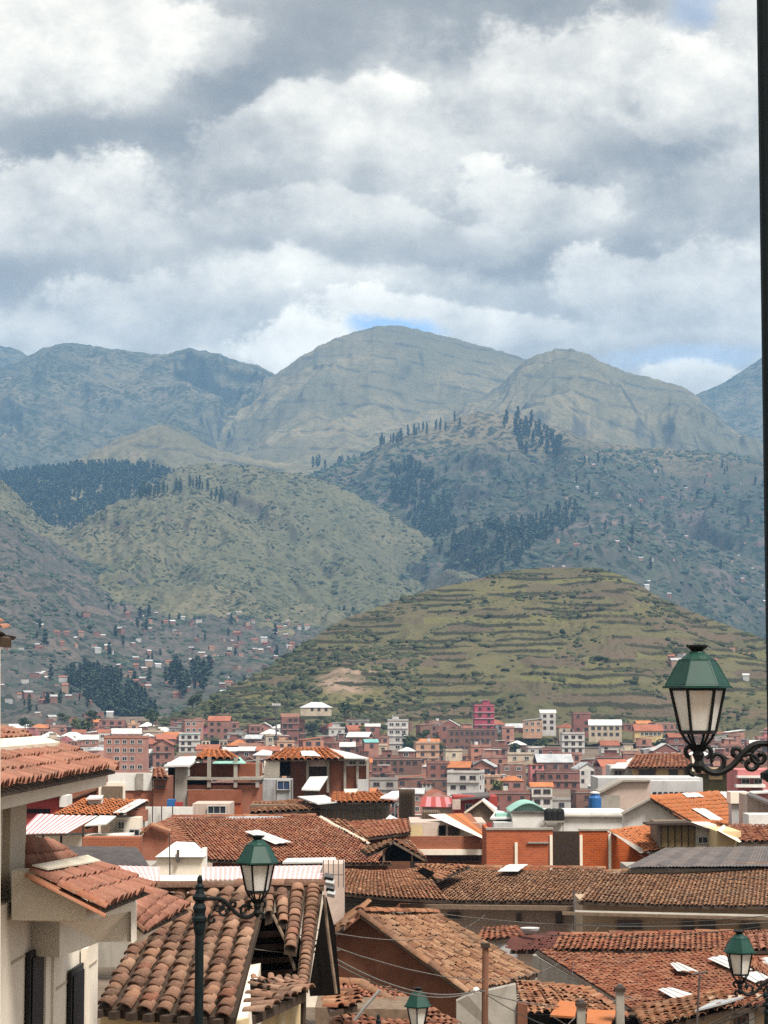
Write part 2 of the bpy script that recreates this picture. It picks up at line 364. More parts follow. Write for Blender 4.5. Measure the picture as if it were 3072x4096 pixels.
def land_mat(name, a, b, c, rock, s1=.004, s2=.03, dots=None, dcol=(.035, .042, .024), strata=None, soil=None, upper=None, fields=False):
    """open hillside: grass tones in patches, scrub, bare rock where it is steep; strata = (direction, spacing) of tilted beds"""
    m, g = base_mat(name, .95, 0, .05); k = 1.1; a, b, c, rock = [tuple(x * k for x in q) for q in (a, b, c, rock)]
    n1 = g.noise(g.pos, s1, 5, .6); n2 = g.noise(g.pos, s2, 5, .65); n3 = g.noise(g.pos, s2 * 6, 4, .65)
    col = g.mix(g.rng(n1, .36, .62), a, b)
    col = g.mix(g.rng(n2, .42, .68), col, c)
    col = g.mix(g.rng(n3, .35, .72, 0, .55), col, tuple(x * .55 for x in b))
    if soil: col = g.mix(g.rng(g.noise(g.v('ADD', g.pos, (311., 77., 5.)), s1 * 2.2, 5, .6), .56, .66, 0, .8), col, soil)
    if upper:
        sz = g.new('ShaderNodeSeparateXYZ'); g.l.new(g.pos, sz.inputs[0])
        hgt = g.m('ADD', sz.outputs[2], g.m('MULTIPLY', g.m('SUBTRACT', n1, .5), 260))
        ucol = g.mix(g.rng(n2, .35, .7), upper[2], tuple(x * .72 for x in upper[2]))
        up = g.rng(hgt, upper[0], upper[1]); col = g.mix(up, col, ucol)
    if fields:
        at = g.new('ShaderNodeAttribute', attribute_name='terrace'); sa = g.new('ShaderNodeSeparateColor'); g.l.new(at.outputs['Color'], sa.inputs[0])
        crop = g.ramp(sa.outputs[0], [(0, (.098, .086, .042)), (.16, (.122, .104, .054)), (.3, (.076, .072, .036)), (.44, (.120, .080, .058)), (.58, (.092, .062, .050)), (.7, (.110, .088, .052)), (.84, (.130, .120, .046)), (.92, (.108, .080, .054)), (1, (.085, .068, .044))])
        crop = g.mix(g.rng(n2, .4, .7, 0, .4), crop, (.10, .085, .045))
        crop = g.mix(g.rng(n3, .4, .7, 0, .45), crop, (.06, .055, .03))
        col = g.mix(.85, col, crop)
        col = g.mix(g.m('MULTIPLY', sa.outputs[2], g.rng(n3, .3, .6, .4, .95)), col, (.30, .205, .155))
        col = g.mix(g.m('MULTIPLY', sa.outputs[1], g.rng(n3, .2, .5, .75, 1)), col, (.034, .032, .018))
    if strata:
        (dx, dy, dz), sp, amt = strata
        w = g.m('ADD', g.v('DOT_PRODUCT', g.pos, (dx / sp, dy / sp, dz / sp), out=1), g.m('MULTIPLY', n1, 1.6))
        line = g.m('ABSOLUTE', g.m('SUBTRACT', g.m('FRACT', w), .5))
        col = g.mix(g.m('MULTIPLY', g.rng(line, .12, .03), g.rng(n2, .38, .58, 0, amt * .8)), col, rock)
    nz = g.new('ShaderNodeSeparateXYZ'); g.l.new([n for n in g.n if n.bl_idname == 'ShaderNodeNewGeometry'][0].outputs['Normal'], nz.inputs[0])
    col = g.mix(g.rng(nz.outputs[2], .70, .45, 0, .8), col, rock)
    if dots:
        for k, (sc, thr) in enumerate(dots):
            v = g.voronoi(g.v('ADD', g.pos, (k * 13., k * 7., 0)), sc)
            msk = g.m('MULTIPLY', g.rng(v, thr, thr * .6), g.rng(g.noise(g.pos, sc * .12, 2, .6), .34, .56))
            col = g.mix(g.m('MULTIPLY', msk, .85), col, dcol)
    g.l.new(col, g.b.inputs['Base Color']); bump(g, n3, .4, .10 / s2)
    return m
# ------------------------------------------------------------------ the ground
def ground_z(x, y):
    """street level: falls steeply from the camera's hill into the flat valley, then rises slowly to the hill foot"""
    y = np.asarray(y, float)
    return np.interp(y, [-50, 0, 12, 20, 30, 42, 60, 90, 130, 250, 600, 1060, 1400, 9000], [-1.7, -1.8, -3.4, -5.2, -7.6, -10.3, -13.0, -15.0, -18.0, -25, -31.5, -15.5, -8, 40])
GROUND = land_mat('valley_ground', (.17, .13, .10), (.13, .10, .07), (.20, .15, .12), (.16, .12, .09), .02, .15)
def build_ground():
    ys = np.concatenate([np.linspace(-60, 200, 60), np.linspace(215, 1500, 70), np.linspace(1600, 12000, 20)])
    us = np.linspace(-1, 1, 61)
    Y, U = np.meshgrid(ys, us, indexing='ij'); W = 120 + np.maximum(Y, 0) * .75
    X = U * W; Z = ground_z(X, Y) + fbm(X / 40, Y / 40, 3, 3) * np.clip((Y - 150) / 300, 0, 1) * 1.5
    n, m = Y.shape; V = np.stack([X, Y, Z], -1).reshape(-1, 3)
    i, j = np.meshgrid(np.arange(n - 1), np.arange(m - 1), indexing='ij'); a = (i * m + j).ravel()
    o = link('ground', np_mesh('ground', V, np.stack([a, a + 1, a + m + 1, a + m], 1), True), None, GROUND); tag(o, 'valley floor under the town', kind='structure')
build_ground()
# ------------------------------------------------------------------ hills and mountains
LAND = {}
def smooth_interp(xs, pts):
    px = np.array([p[0] for p in pts], float); py = np.array([p[1] for p in pts], float)
    # cubic hermite through the points
    d = np.gradient(py, px); i = np.clip(np.searchsorted(px, xs) - 1, 0, len(px) - 2)
    h = px[i + 1] - px[i]; t = np.clip((xs - px[i]) / h, 0, 1)
    sec = (py[i + 1] - py[i]) / h
    d0 = np.where(d[i] * sec > 0, d[i], 0); d1 = np.where(d[i + 1] * sec > 0, d[i + 1], 0)
    return (2*t**3-3*t**2+1)*py[i] + (t**3-2*t**2+t)*h*d0 + (-2*t**3+3*t**2)*py[i+1] + (t**3-t**2)*h*d1
def hill(name, ridge, base, Dr, Db, mat, nx=260, ny=130, amp=60, gully=50, scale=600, gx=350, seed=1, prof=.85, back=900, rough_ridge=7, label=None, steps=None, shear=0.0):
    """a hillside: ridge line, foot line, their distances, eroded by gullies that run down it"""
    x0, x1 = ridge[0][0], ridge[-1][0]
    xs = np.linspace(x0, x1, nx)
    dr = np.interp(xs, [p[0] for p in Dr], [p[1] for p in Dr]) if isinstance(Dr, list) else np.full(nx, float(Dr))
    db = np.interp(xs, [p[0] for p in Db], [p[1] for p in Db]) if isinstance(Db, list) else np.full(nx, float(Db))
    def world_z(px, py, Y):
        v = (2048.0 - py) / F; dy = CP - v * SP; dz = SP + v * CP; return dz / dy * Y
    zr = world_z(xs, smooth_interp(xs, ridge), dr); zb = world_z(xs, smooth_interp(xs, base), db)
    zr = zr + fbm(xs / 45.0, xs * 0 + seed, seed + 5, 4, .6) * rough_ridge
    t = np.concatenate([-np.linspace(1, .08, 10) ** 1.2, np.linspace(0, 1, ny) ** 1.25])
    T, Xs = np.meshgrid(t, xs, indexing='ij')
    tt = np.clip(T, 0, 1)
    Y = np.where(T >= 0, dr + (db - dr) * tt, dr - T * back)
    s = prof * tt + (1 - prof) * (1 - (1 - tt) ** 2.2) if prof <= 1 else tt ** prof
    Z = np.where(T >= 0, zr + (zb - zr) * s, zr + T * back * .45)
    X = (Xs - 1536.0) / F * Y * 1.0038
    w = np.clip(tt * 4.5, 0, 1) * np.clip((1 - tt) * 4 + .25, 0, 1)
    gc = X / gx + shear * Y / gx
    Z = Z + w * (fbm(X / (scale * .16), Y / (scale * .16), seed + 33, 4, .55) * amp * .16 + fbm(X / scale, Y / scale, seed, 6, .52) * amp + (ridged(gc + fbm(X / scale, Y / scale, seed + 50, 3) * .6, Y / (gx * 3.2), seed + 9, 4, .55) - .55) * gully)
    if steps:
        st, riser = steps
        wob = fbm(X / 150, Y / 120, seed + 70, 3) * st * 1.5 + fbm(X / 16, Y / 16, seed + 71, 3) * st * .22
        q = (Z + wob) / st; fr = q - np.floor(q)
        f2 = np.where(fr < 1 - riser, fr * .58 / (1 - riser), .58 + (fr - (1 - riser)) / riser * .42)
        k = np.clip(fbm(X / 45, Y / 45, seed + 80, 3) * 2.6 + .65, 0.05, 1)
        Zs = (np.floor(q) + f2) * st - wob
        Z = np.where(T >= 0, Z + (Zs - Z) * k * np.clip(tt * 30, 0, 1), Z)
        seg = np.floor(X / 38 + fbm(X / 60, np.floor(q) * 3.7, seed + 81, 2) * 1.5 + np.floor(q) * .37)
        tone = _hash(np.floor(q), seg, 5); ris = np.clip((fr - (1 - riser) + .06) / .06, 0, 1) * (k > .45)
        PX = 1536 + F * X / (Y * CP + Z * SP); PY = 2048 - F * (-Y * SP + Z * CP) / (Y * CP + Z * SP)
        nz = fbm(X / 12, Y / 12, seed + 90, 3) * .9
        patch = np.clip(1.3 - np.hypot((PX - 1370) / 85, (PY - 2735) / 55) + nz, 0, 1) + np.clip(1.2 - np.hypot((PX - 1480) / 110, (PY - 2690) / 14) + nz, 0, 1)
        TER = np.stack([tone, ris, np.clip(patch, 0, 1), tone * 0 + 1], -1).reshape(-1, 4)
    n, m = Y.shape; V = np.stack([X, Y, Z], -1).reshape(-1, 3)
    i, j = np.meshgrid(np.arange(n - 1), np.arange(m - 1), indexing='ij'); a = (i * m + j).ravel()
    o = link(name, np_mesh(name, V, np.stack([a, a + m, a + m + 1, a + 1], 1), True), None, mat); tag(o, label, kind='structure')
    if steps:
        ca = o.data.color_attributes.new('terrace', 'FLOAT_COLOR', 'POINT'); ca.data.foreach_set('color', TER.astype(np.float32).ravel())
    LAND[label] = (X[10:], Y[10:], Z[10:])
    return o
def on_hill(key, r, keep=None, tlo=0.0, thi=1.0):
    """a random point on a hillside and its pixel; keep(px, py) decides"""
    X, Y, Z = LAND[key]; n, m = X.shape
    for _ in range(4000):
        i = int((tlo + (thi - tlo) * r.random()) * (n - 2)); j = int(r.random() * (m - 2)); a = r.random(); b = r.random()
        p = [(A[i, j] * (1 - a) + A[i + 1, j] * a) * (1 - b) + (A[i, j + 1] * (1 - a) + A[i + 1, j + 1] * a) * b for A in (X, Y, Z)]
        px, py = pix(p)
        if keep is None or keep(px, py): return Vector(p), px, py
    return None
def pix(p):
    x, y, z = p; f = y * CP + z * SP; u = -y * SP + z * CP
    return 1536 + F * x / f, 2048 - F * u / f
GRASS_FAR = land_mat('far_puna_grass', (.205, .168, .102), (.112, .106, .070), (.108, .102, .064), (.050, .052, .048), .0022, .02, strata=((.18, .0, 1.0), 58, .95))  # darker second tone paints cloud-shadow patches into the grass
GRASS_L = land_mat('shadowy_puna_grass', (.150, .130, .088), (.092, .092, .066), (.066, .072, .054), (.040, .044, .044), .003, .018, strata=((.42, .0, 1.0), 48, 1.0), dots=[(.035, .5), (.07, .45)])  # all tones lowered: cloud shadow over this mountain is put into the colour
GRASS_MID = land_mat('scrubby_grass', (.150, .130, .080), (.108, .104, .062), (.078, .080, .050), (.10, .085, .065), .004, .025, dots=[(.075, .42), (.14, .40)])
SCRUB_R = land_mat('wooded_slope', (.068, .074, .052), (.048, .056, .042), (.098, .082, .066), (.06, .055, .05), .005, .03, dots=[(.05, .5), (.10, .45)], dcol=(.020, .030, .022), soil=(.13, .10, .09), upper=(360, 470, (.17, .14, .09)))
BARRIO = land_mat('settled_slope', (.085, .078, .064), (.060, .062, .052), (.115, .095, .082), (.07, .06, .055), .006, .04, dots=[(.06, .45), (.12, .42)], dcol=(.028, .036, .028), soil=(.13, .10, .085))
TERRACE = land_mat('terraced_fields', (.140, .132, .052), (.098, .100, .040), (.125, .095, .058), (.050, .046, .026), .018, .10, dots=[(.22, .34)], dcol=(.034, .040, .018), soil=None, fields=True)
E0, E1 = -420, 3500
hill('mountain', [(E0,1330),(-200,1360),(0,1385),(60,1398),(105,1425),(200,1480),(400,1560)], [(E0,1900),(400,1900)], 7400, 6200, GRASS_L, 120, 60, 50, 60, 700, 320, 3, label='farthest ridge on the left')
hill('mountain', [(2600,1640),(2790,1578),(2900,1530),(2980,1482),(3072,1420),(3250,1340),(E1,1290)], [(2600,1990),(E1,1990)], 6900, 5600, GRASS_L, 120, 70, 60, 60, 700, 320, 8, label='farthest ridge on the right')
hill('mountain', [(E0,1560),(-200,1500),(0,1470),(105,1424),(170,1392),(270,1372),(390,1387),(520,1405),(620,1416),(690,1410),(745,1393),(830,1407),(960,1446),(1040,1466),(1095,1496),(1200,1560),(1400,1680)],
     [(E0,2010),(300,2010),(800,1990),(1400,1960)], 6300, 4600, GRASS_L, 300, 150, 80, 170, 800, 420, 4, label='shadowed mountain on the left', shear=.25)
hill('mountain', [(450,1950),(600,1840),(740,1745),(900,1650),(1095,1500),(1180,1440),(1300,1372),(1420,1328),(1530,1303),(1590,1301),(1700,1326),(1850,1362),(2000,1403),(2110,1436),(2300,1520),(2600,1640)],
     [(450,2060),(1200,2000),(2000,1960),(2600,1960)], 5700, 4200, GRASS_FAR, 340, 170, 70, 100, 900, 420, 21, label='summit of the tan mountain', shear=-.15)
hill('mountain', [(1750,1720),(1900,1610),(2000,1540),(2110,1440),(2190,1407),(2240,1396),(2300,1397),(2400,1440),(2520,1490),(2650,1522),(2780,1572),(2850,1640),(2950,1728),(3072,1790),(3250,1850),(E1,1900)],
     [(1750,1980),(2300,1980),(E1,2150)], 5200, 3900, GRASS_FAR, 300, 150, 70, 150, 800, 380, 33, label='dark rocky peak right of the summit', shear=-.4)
hill('hill', [(E0,1960),(-100,1930),(100,1905),(230,1868),(400,1790),(520,1735),(640,1700),(730,1722),(850,1790),(1000,1832),(1250,1862),(1500,1900),(1700,2000)],
     [(E0,2240),(600,2240),(1200,2250),(1700,2330)], 4100, 3100, GRASS_FAR, 240, 110, 45, 50, 420, 300, 41, label='tan shoulder below the mountains')
hill('hill', [(1000,2010),(1250,1895),(1400,1838),(1550,1768),(1750,1700),(1900,1652),(2050,1655),(2200,1700),(2400,1768),(2600,1790),(2800,1805),(3072,1835),(3250,1850),(E1,1870)],
     [(1000,2380),(1600,2420),(2200,2440),(2800,2600),(E1,2860)], 3800, [(1000,3350),(1700,2800),(2300,2350),(3500,2200)], SCRUB_R, 330, 190, 55, 110, 380, 300, 55, prof=.8, label='wooded slope on the right')
hill('hill', [(550,2000),(700,1880),(900,1858),(1100,1880),(1300,1926),(1500,2022),(1700,2142),(1900,2268),(2100,2360),(2300,2420)],
     [(550,2420),(1200,2480),(1700,2480),(2300,2480)], 3200, 2400, GRASS_MID, 240, 130, 30, 60, 300, 200, 63, label='olive ridge falling to the right', shear=.3)
hill('hill', [(E0,1900),(0,1915),(120,2030),(200,2100),(270,2122),(360,2060),(460,2012),(600,1972),(770,1948),(870,1985),(1000,2062),(1150,2140),(1300,2240),(1450,2350),(1560,2450),(1700,2520)],
     [(E0,2400),(0,2400),(400,2480),(800,2520),(1300,2560),(1700,2570)], 2900, 2150, GRASS_MID, 320, 170, 26, 46, 260, 170, 74, label='olive hill dotted with scrub')
hill('hill', [(E0,1930),(-100,1985),(0,2040),(150,2130),(300,2215),(450,2290),(640,2350),(830,2392),(1000,2420),(1200,2455),(1400,2500),(1600,2560)],
     [(E0,2900),(300,2900),(900,2900),(1600,2900)], 2450, 1450, BARRIO, 300, 180, 22, 18, 220, 160, 82, label='dark settled slope on the left')
hill('hill', [(E0,2700),(-100,2740),(50,2748),(180,2738),(280,2762),(380,2820),(480,2880),(600,2930)], [(E0,2960),(600,2960)], 1430, 1180, BARRIO, 120, 70, 8, 10, 90, 60, 91, back=200, label='low hill at the left edge')
hill('hill', [(480,2925),(620,2892),(740,2850),(860,2785),(1000,2712),(1120,2640),(1250,2556),(1350,2490),(1480,2440),(1600,2396),(1750,2352),(1900,2318),(2000,2292),(2080,2278),(2250,2270),(2400,2278),(2470,2296),(2540,2330),(2640,2392),(2750,2440),(2900,2500),(3072,2565),(3250,2640),(E1,2740)],
     [(480,2960),(900,2962),(1500,2965),(2300,2970),(E1,2985)], [(480,1080),(900,1180),(1500,1330),(2250,1400),(3000,1300),(E1,1180)], [(480,1000),(1500,1000),(E1,960)], TERRACE, 560, 420, 9, 10, 120, 90, 99, prof=.95, back=300, rough_ridge=.7,
     steps=(4.6, .15), label='terraced hill')
# ------------------------------------------------------------------ trees and scrub
def in_poly(x, y, poly):
    c = False; j = len(poly) - 1
    for i in range(len(poly)):
        xi, yi = poly[i]; xj, yj = poly[j]
        if (yi > y) != (yj > y) and x < (xj - xi) * (y - yi) / (yj - yi) + xi: c = not c
        j = i
    return c
def crown_mesh(r, clumps, quads, size):
    """leaf clumps: many small tilted faces spread through each clump's volume"""
    V, Fc = [], []
    for (cx, cy, cz, rx, rz) in clumps:
        for _ in range(quads):
            while True:
                a, b, c = r.uniform(-1, 1), r.uniform(-1, 1), r.uniform(-1, 1); d = a * a + b * b + c * c
                if .15 < d < 1: break
            p = Vector((cx + a * rx, cy + b * rx, cz + c * rz)); s = size * r.uniform(.6, 1.3)
            u = Vector((r.gauss(0, 1), r.gauss(0, 1), r.gauss(0, 1))).normalized(); w = u.cross(Vector((r.gauss(0, 1), r.gauss(0, 1), r.gauss(0, 1)))).normalized()
            k = len(V); V += [p - u * s - w * s * .5, p + u * s * .9 - w * s * .6, p + u * s + w * s * .55, p - u * s * .8 + w * s * .6]; Fc.append((k, k + 1, k + 2, k + 3))
    return mesh('crown', V, Fc)
def trunk_mesh(r, h, rad, limbs):
    mb = MB(); lean = (r.uniform(-.03, .03) * h, r.uniform(-.03, .03) * h)
    mb.tube([(0, 0, -.6), (lean[0] * .4, lean[1] * .4, h * .4), (lean[0], lean[1], h * .85)], [rad, rad * .7, rad * .25], 6)
    for (z, x, y, z2) in limbs: mb.tube([(lean[0] * z / h, lean[1] * z / h, z), (x * .6, y * .6, (z + z2) / 2), (x, y, z2)], [rad * .4, rad * .3, rad * .12], 5)
    return mesh('trunk', mb.v, mb.f)
def make_kinds():
    r = random.Random(5); E, T = [], []
    for k in range(5):
        h = 24.0; cl = []; lm = []
        for i in range(9):
            z = h * (.25 + .72 * i / 8.); rad = h * .115 * (1.0 - abs(i / 8. - .45) * .9); a = r.random() * 6.28; off = rad * r.uniform(.2, .7)
            cl.append((math.cos(a) * off, math.sin(a) * off, z, rad * r.uniform(.75, 1.1), h * .085 * r.uniform(.8, 1.2)))
            if i % 2 == 0: lm.append((z - h * .1, math.cos(a) * off, math.sin(a) * off, z))
        E.append((trunk_mesh(r, h, .45, lm), crown_mesh(r, cl, 22, 1.05)))
    for k in range(4):
        h = 8.0; cl = []; lm = []
        for i in range(11):
            a = r.random() * 6.28; q = r.uniform(.1, .8) * h * .36; z = h * r.uniform(.42, .88)
            cl.append((math.cos(a) * q, math.sin(a) * q, z, h * r.uniform(.12, .19), h * r.uniform(.10, .15)))
            if i < 5: lm.append((h * .3, math.cos(a) * q, math.sin(a) * q, z))
        T.append((trunk_mesh(r, h, .22, lm), crown_mesh(r, cl, 34, .34)))
    for t, c in E: t.materials.append(BARK); c.materials.append(LEAF_EU)
    for i, (t, c) in enumerate(T): t.materials.append(BARK); c.materials.append(LEAF_Y if i == 3 else LEAF_T)
    return E, T
EUCA, TOWNT = make_kinds()
def tree(loc, h, kinds, r, name, label, group, wide=1.0, which=None):
    k = r.randrange(len(kinds)) if which is None else which
    s = h / (24.0 if kinds is EUCA else 8.0)
    o = bpy.data.objects.new(name, None); COL.objects.link(o); o.location = loc; tag(o, label, 'tree', group)
    o.rotation_euler.z = r.random() * 6.28; o.scale = (s * wide * r.uniform(.85, 1.2), s * wide * r.uniform(.85, 1.2), s)
    for nm, me in zip(('trunk', 'crown'), kinds[k]):
        c = bpy.data.objects.new(nm, me); COL.objects.link(c); c.parent = o
    return o
ORD = lambda i: {0: 'first', 1: 'second', 2: 'third', 3: 'fourth', 4: 'fifth', 5: 'sixth', 6: 'seventh', 7: 'eighth', 8: 'ninth', 9: 'tenth', 10: 'eleventh', 11: 'twelfth'}.get(i, '%d%s' % (i + 1, 'th' if 10 < (i + 1) % 100 < 14 else {1: 'st', 2: 'nd', 3: 'rd'}.get((i + 1) % 10, 'th')))
def tree_group(key, n, keep, hlo, hhi, seed, phrase, group, name='eucalyptus_tree', wide=1.0):
    r = random.Random(seed); pts = []
    for _ in range(n):
        q = on_hill(key, r, keep)
        if q: pts.append(q)
    pts.sort(key=lambda q: q[1])
    for i, (p, px, py) in enumerate(pts):
        tree(p - Vector((0, 0, .5)), r.uniform(hlo, hhi), EUCA, r, name, '%s, %s from left' % (phrase, ORD(i)), group, wide)
WS = 'wooded slope on the right'
crest = lambda px, py: 1510 < px < 1890 and abs(py - np.interp(px, [1510, 1700, 1890], [1800, 1735, 1690])) < 14
tree_group(WS, 30, crest, 14, 24, 1, 'eucalyptus in the row climbing the crest below the summit', 'crest row of eucalyptus')
tree_group(WS, 26, lambda px, py: in_poly(px, py, [(1990,1690),(2090,1680),(2180,1710),(2255,1800),(2250,1825),(2080,1825),(2060,1760)]), 17, 28, 2, 'dark eucalyptus in the clump below the right peak', 'clump of eucalyptus below the right peak', wide=1.2)
tree_group('tan shoulder below the mountains', 10, lambda px, py: 1235 < px < 1430 and 1855 < py < 1885, 20, 30, 3, 'eucalyptus in the short broken row on the saddle', 'saddle row of eucalyptus')
tree_group(WS, 90, lambda px, py: 1480 < px < 3060 and 1840 < py < 2330, 9, 18, 4, 'lone tree on the wooded slope behind the hill', 'trees scattered on the wooded slope', wide=1.3)
tree_group('dark settled slope on the left', 8, lambda px, py: 1325 < px < 1430 and 2480 < py < 2520, 15, 22, 5, 'tall tree at the left shoulder of the terraced hill', 'clump beside the terraced hill', wide=1.2)
tree_group('dark settled slope on the left', 22, lambda px, py: in_poly(px, py, [(620,2770),(640,2710),(760,2670),(840,2720),(850,2790),(700,2800)]), 12, 20, 6, 'tree in the dark clump among the far houses', 'clump among the far houses', wide=1.5)
tree_group('dark settled slope on the left', 45, lambda px, py: 0 < px < 1150 and 2420 < py < 2790, 6, 13, 7, 'small tree among the tiny hillside houses', 'trees scattered on the settled slope', name='slope_tree', wide=1.6)
tree_group('olive hill dotted with scrub', 40, lambda px, py: 560 < px < 950 and abs(py - np.interp(px, [560, 770, 950], [1995, 1955, 2035])) < 16, 10, 19, 8, 'eucalyptus in the thinning right tip of the upper forest', 'right tip of the upper forest', wide=1.1)
tree_group('low hill at the left edge', 14, lambda px, py: 60 < px < 420 and 2790 < py < 2850, 4, 8, 9, 'small tree on the low hill at the left edge', 'trees on the low hill', name='slope_tree', wide=1.5)
def forest(name, keys, poly, n, hlo, hhi, seed, label):
    """a wood that reads as one mass: crowns and trunks in one object"""
    r = random.Random(seed); MV, MF, k = [], [], 0
    src = []
    for t, c in EUCA:
        v = np.empty(len(c.vertices) * 3, np.float32); c.vertices.foreach_get('co', v); v = v.reshape(-1, 3)
        src.append(v)
    for _ in range(n):
        q = on_hill(keys[r.randrange(len(keys))], r, lambda px, py: in_poly(px, py, poly))
        if not q: continue
        v = src[r.randrange(len(src))].reshape(-1, 4, 3)
        v = v[np.random.RandomState(r.randrange(9999)).permutation(len(v))[:70]].reshape(-1, 3).copy()
        c = v.reshape(-1, 4, 3).mean(1, keepdims=True); v = (c + (v.reshape(-1, 4, 3) - c) * 1.5).reshape(-1, 3)
        s = r.uniform(hlo, hhi) / 24.0; a = r.random() * 6.28; ca, sa = math.cos(a), math.sin(a)
        w = np.stack([(v[:, 0] * ca - v[:, 1] * sa) * s * 1.5, (v[:, 0] * sa + v[:, 1] * ca) * s * 1.5, v[:, 2] * s], 1) + np.array(q[0])
        MV.append(w); MF.append(np.arange(len(w)).reshape(-1, 4) + k); k += len(w)
    o = link(name, np_mesh(name, np.concatenate(MV), np.concatenate(MF)), None, LEAF_EU); tag(o, label, 'forest', kind='stuff')
forest('forest', ['tan shoulder below the mountains'], [(-200,1925),(60,1900),(250,1885),(450,1870),(560,1875),(720,1915),(830,1945),(840,1985),(700,1990),(500,2040),(340,2120),(200,2130),(80,2070),(-200,2040)], 2600, 12, 20, 21, 'dark eucalyptus forest on the shoulder above the olive hill')
forest('forest', ['dark settled slope on the left'], [(215,2690),(330,2680),(430,2700),(530,2760),(640,2870),(560,2895),(420,2870),(330,2790)], 600, 6, 11, 22, 'dark forest strip above the low hill at the left edge')
forest('forest', [WS], [(1560,1880),(1640,1850),(1720,1900),(1800,2000),(1830,2120),(1740,2180),(1640,2100),(1570,2000)], 330, 9, 17, 23, 'patchy dark wood on the slope below the crest row')
forest('forest', [WS], [(1750,2190),(1950,2120),(2150,2080),(2280,2020),(2330,2080),(2150,2200),(2050,2290),(1900,2300)], 420, 9, 17, 24, 'dark wood in the ravine behind the terraced hill')
forest('forest', [WS], [(2080,1700),(2180,1720),(2250,1800),(2250,1830),(2090,1830),(2060,1770)], 50, 12, 20, 25, 'dense heart of the clump below the right peak')
ICO_V = None
def ico():
    bm = bmesh.new(); bmesh.ops.create_icosphere(bm, subdivisions=1, radius=1)
    v = np.array([x.co[:] for x in bm.verts]); f = np.array([[y.index for y in x.verts] for x in bm.faces]); bm.free(); return v, f
def scrub(name, key, n, rlo, rhi, seed, keep, label, mat=None):
    rs = np.random.RandomState(seed); v, f = ico(); X, Y, Z = LAND[key]; a, b = X.shape
    i = rs.randint(0, a - 1, n * 6); j = rs.randint(0, b - 1, n * 6)
    p = np.stack([X[i, j], Y[i, j], Z[i, j]], 1) + np.stack([rs.uniform(-2, 2, n * 6), rs.uniform(-2, 2, n * 6), np.zeros(n * 6)], 1)
    fr = p[:, 1] * CP + p[:, 2] * SP; px = 1536 + F * p[:, 0] / fr; py = 2048 - F * (-p[:, 1] * SP + p[:, 2] * CP) / fr
    k = keep(px, py, p, i, j); p = p[k][:n]; n = len(p)
    rad = rs.uniform(0, 1, n) ** 2 * (rhi - rlo) + rlo
    jit = rs.uniform(.65, 1.35, (n, len(v), 1)); sc = np.stack([rs.uniform(.9, 1.8, n), rs.uniform(.8, 1.2, n), rs.uniform(.6, 1.1, n)], 1)
    W = p[:, None, :] + v[None] * jit * (rad[:, None] * sc)[:, None, :]
    Fc = (f[None] + (np.arange(n) * len(v))[:, None, None]).reshape(-1, 3)
    o = link(name, np_mesh(name, W.reshape(-1, 3), Fc), None, mat or SHRUB); tag(o, label, 'shrubs', kind='stuff')
def clump(px, py, p, lo, seed): return fbm(p[:, 0] / 30, p[:, 1] / 30, seed, 3) > lo
scrub('terrace_shrubs', 'terraced hill', 3000, .4, 1.9, 1, lambda px, py, p, i, j: clump(px, py, p, .10, 7) & (py < 2960) & (np.hypot((px - 1370) / 95, (py - 2735) / 62) > 1), 'dark shrubs along the terrace walls of the near hill')
scrub('terrace_shrubs', 'terraced hill', 2200, .7, 2.2, 5, lambda px, py, p, i, j: (((px < 1700) & (py > 2560)) | (px < 1150)) & clump(px, py, p, .0, 9) & (np.hypot((px - 1370) / 95, (py - 2735) / 62) > 1), 'thick scrub on the left flank of the terraced hill')
scrub('hill_shrubs', 'olive hill dotted with scrub', 4200, .6, 2.4, 2, lambda px, py, p, i, j: clump(px, py, p / 3, .02, 11), 'scrub dotting the olive hill')
scrub('hill_shrubs', 'olive ridge falling to the right', 2200, .8, 3.0, 3, lambda px, py, p, i, j: clump(px, py, p / 3, .0, 12), 'scrub on the olive ridge behind')
scrub('hill_shrubs', WS, 6000, 1.5, 5.0, 4, lambda px, py, p, i, j: (py > 1800) & clump(px, py, p / 4, -.1, 13), 'dark scrub on the wooded slope', LEAF_EU)
scrub('hill_shrubs', 'dark settled slope on the left', 3500, 1.0, 3.2, 6, lambda px, py, p, i, j: clump(px, py, p / 2, .0, 14), 'dark scrub on the settled slope', LEAF_EU)
# ------------------------------------------------------------------ far small houses on the slopes
FARW = [plain('far_white_wall', (.46, .44, .42), (.38, .36, .34), .3), plain('far_brick_wall', (.26, .13, .10), (.2, .10, .08), .3), plain('far_clay_wall', (.36, .24, .17), (.28, .18, .13), .3)]
FARR = [plain('far_tin_roof', (.55, .55, .54), (.44, .44, .44), .3, rough=.6), plain('far_red_roof', (.30, .115, .075), (.22, .09, .06), .3), plain('far_grey_roof', (.40, .40, .40), (.3, .3, .3), .3)]
def far_house_meshes():
    out = []
    for k in range(3):
        w, d, h = (6.5, 5.5, 3.2 + k * .9)[0], 5.5, 3.2 + k * 1.3
        mb = MB(); mb.box((0, 0, h / 2 - 1), (w, d, h + 2)); wall = mesh('wall', mb.v, mb.f)
        mb = MB()
        if k == 1: mb.box((0, 0, h + .12), (w + .5, d + .5, .24))
        else:
            for s in (-1, 1):
                mb.prism([(-w / 2 - .3, s * (d / 2 + .3), h - .1), (w / 2 + .3, s * (d / 2 + .3), h - .1), (w / 2 + .3, 0, h + 1.5), (-w / 2 - .3, 0, h + 1.5)], (0, 0, .12))
        out.append((wall, mesh('roof', mb.v, mb.f)))
    return out
FH = far_house_meshes()
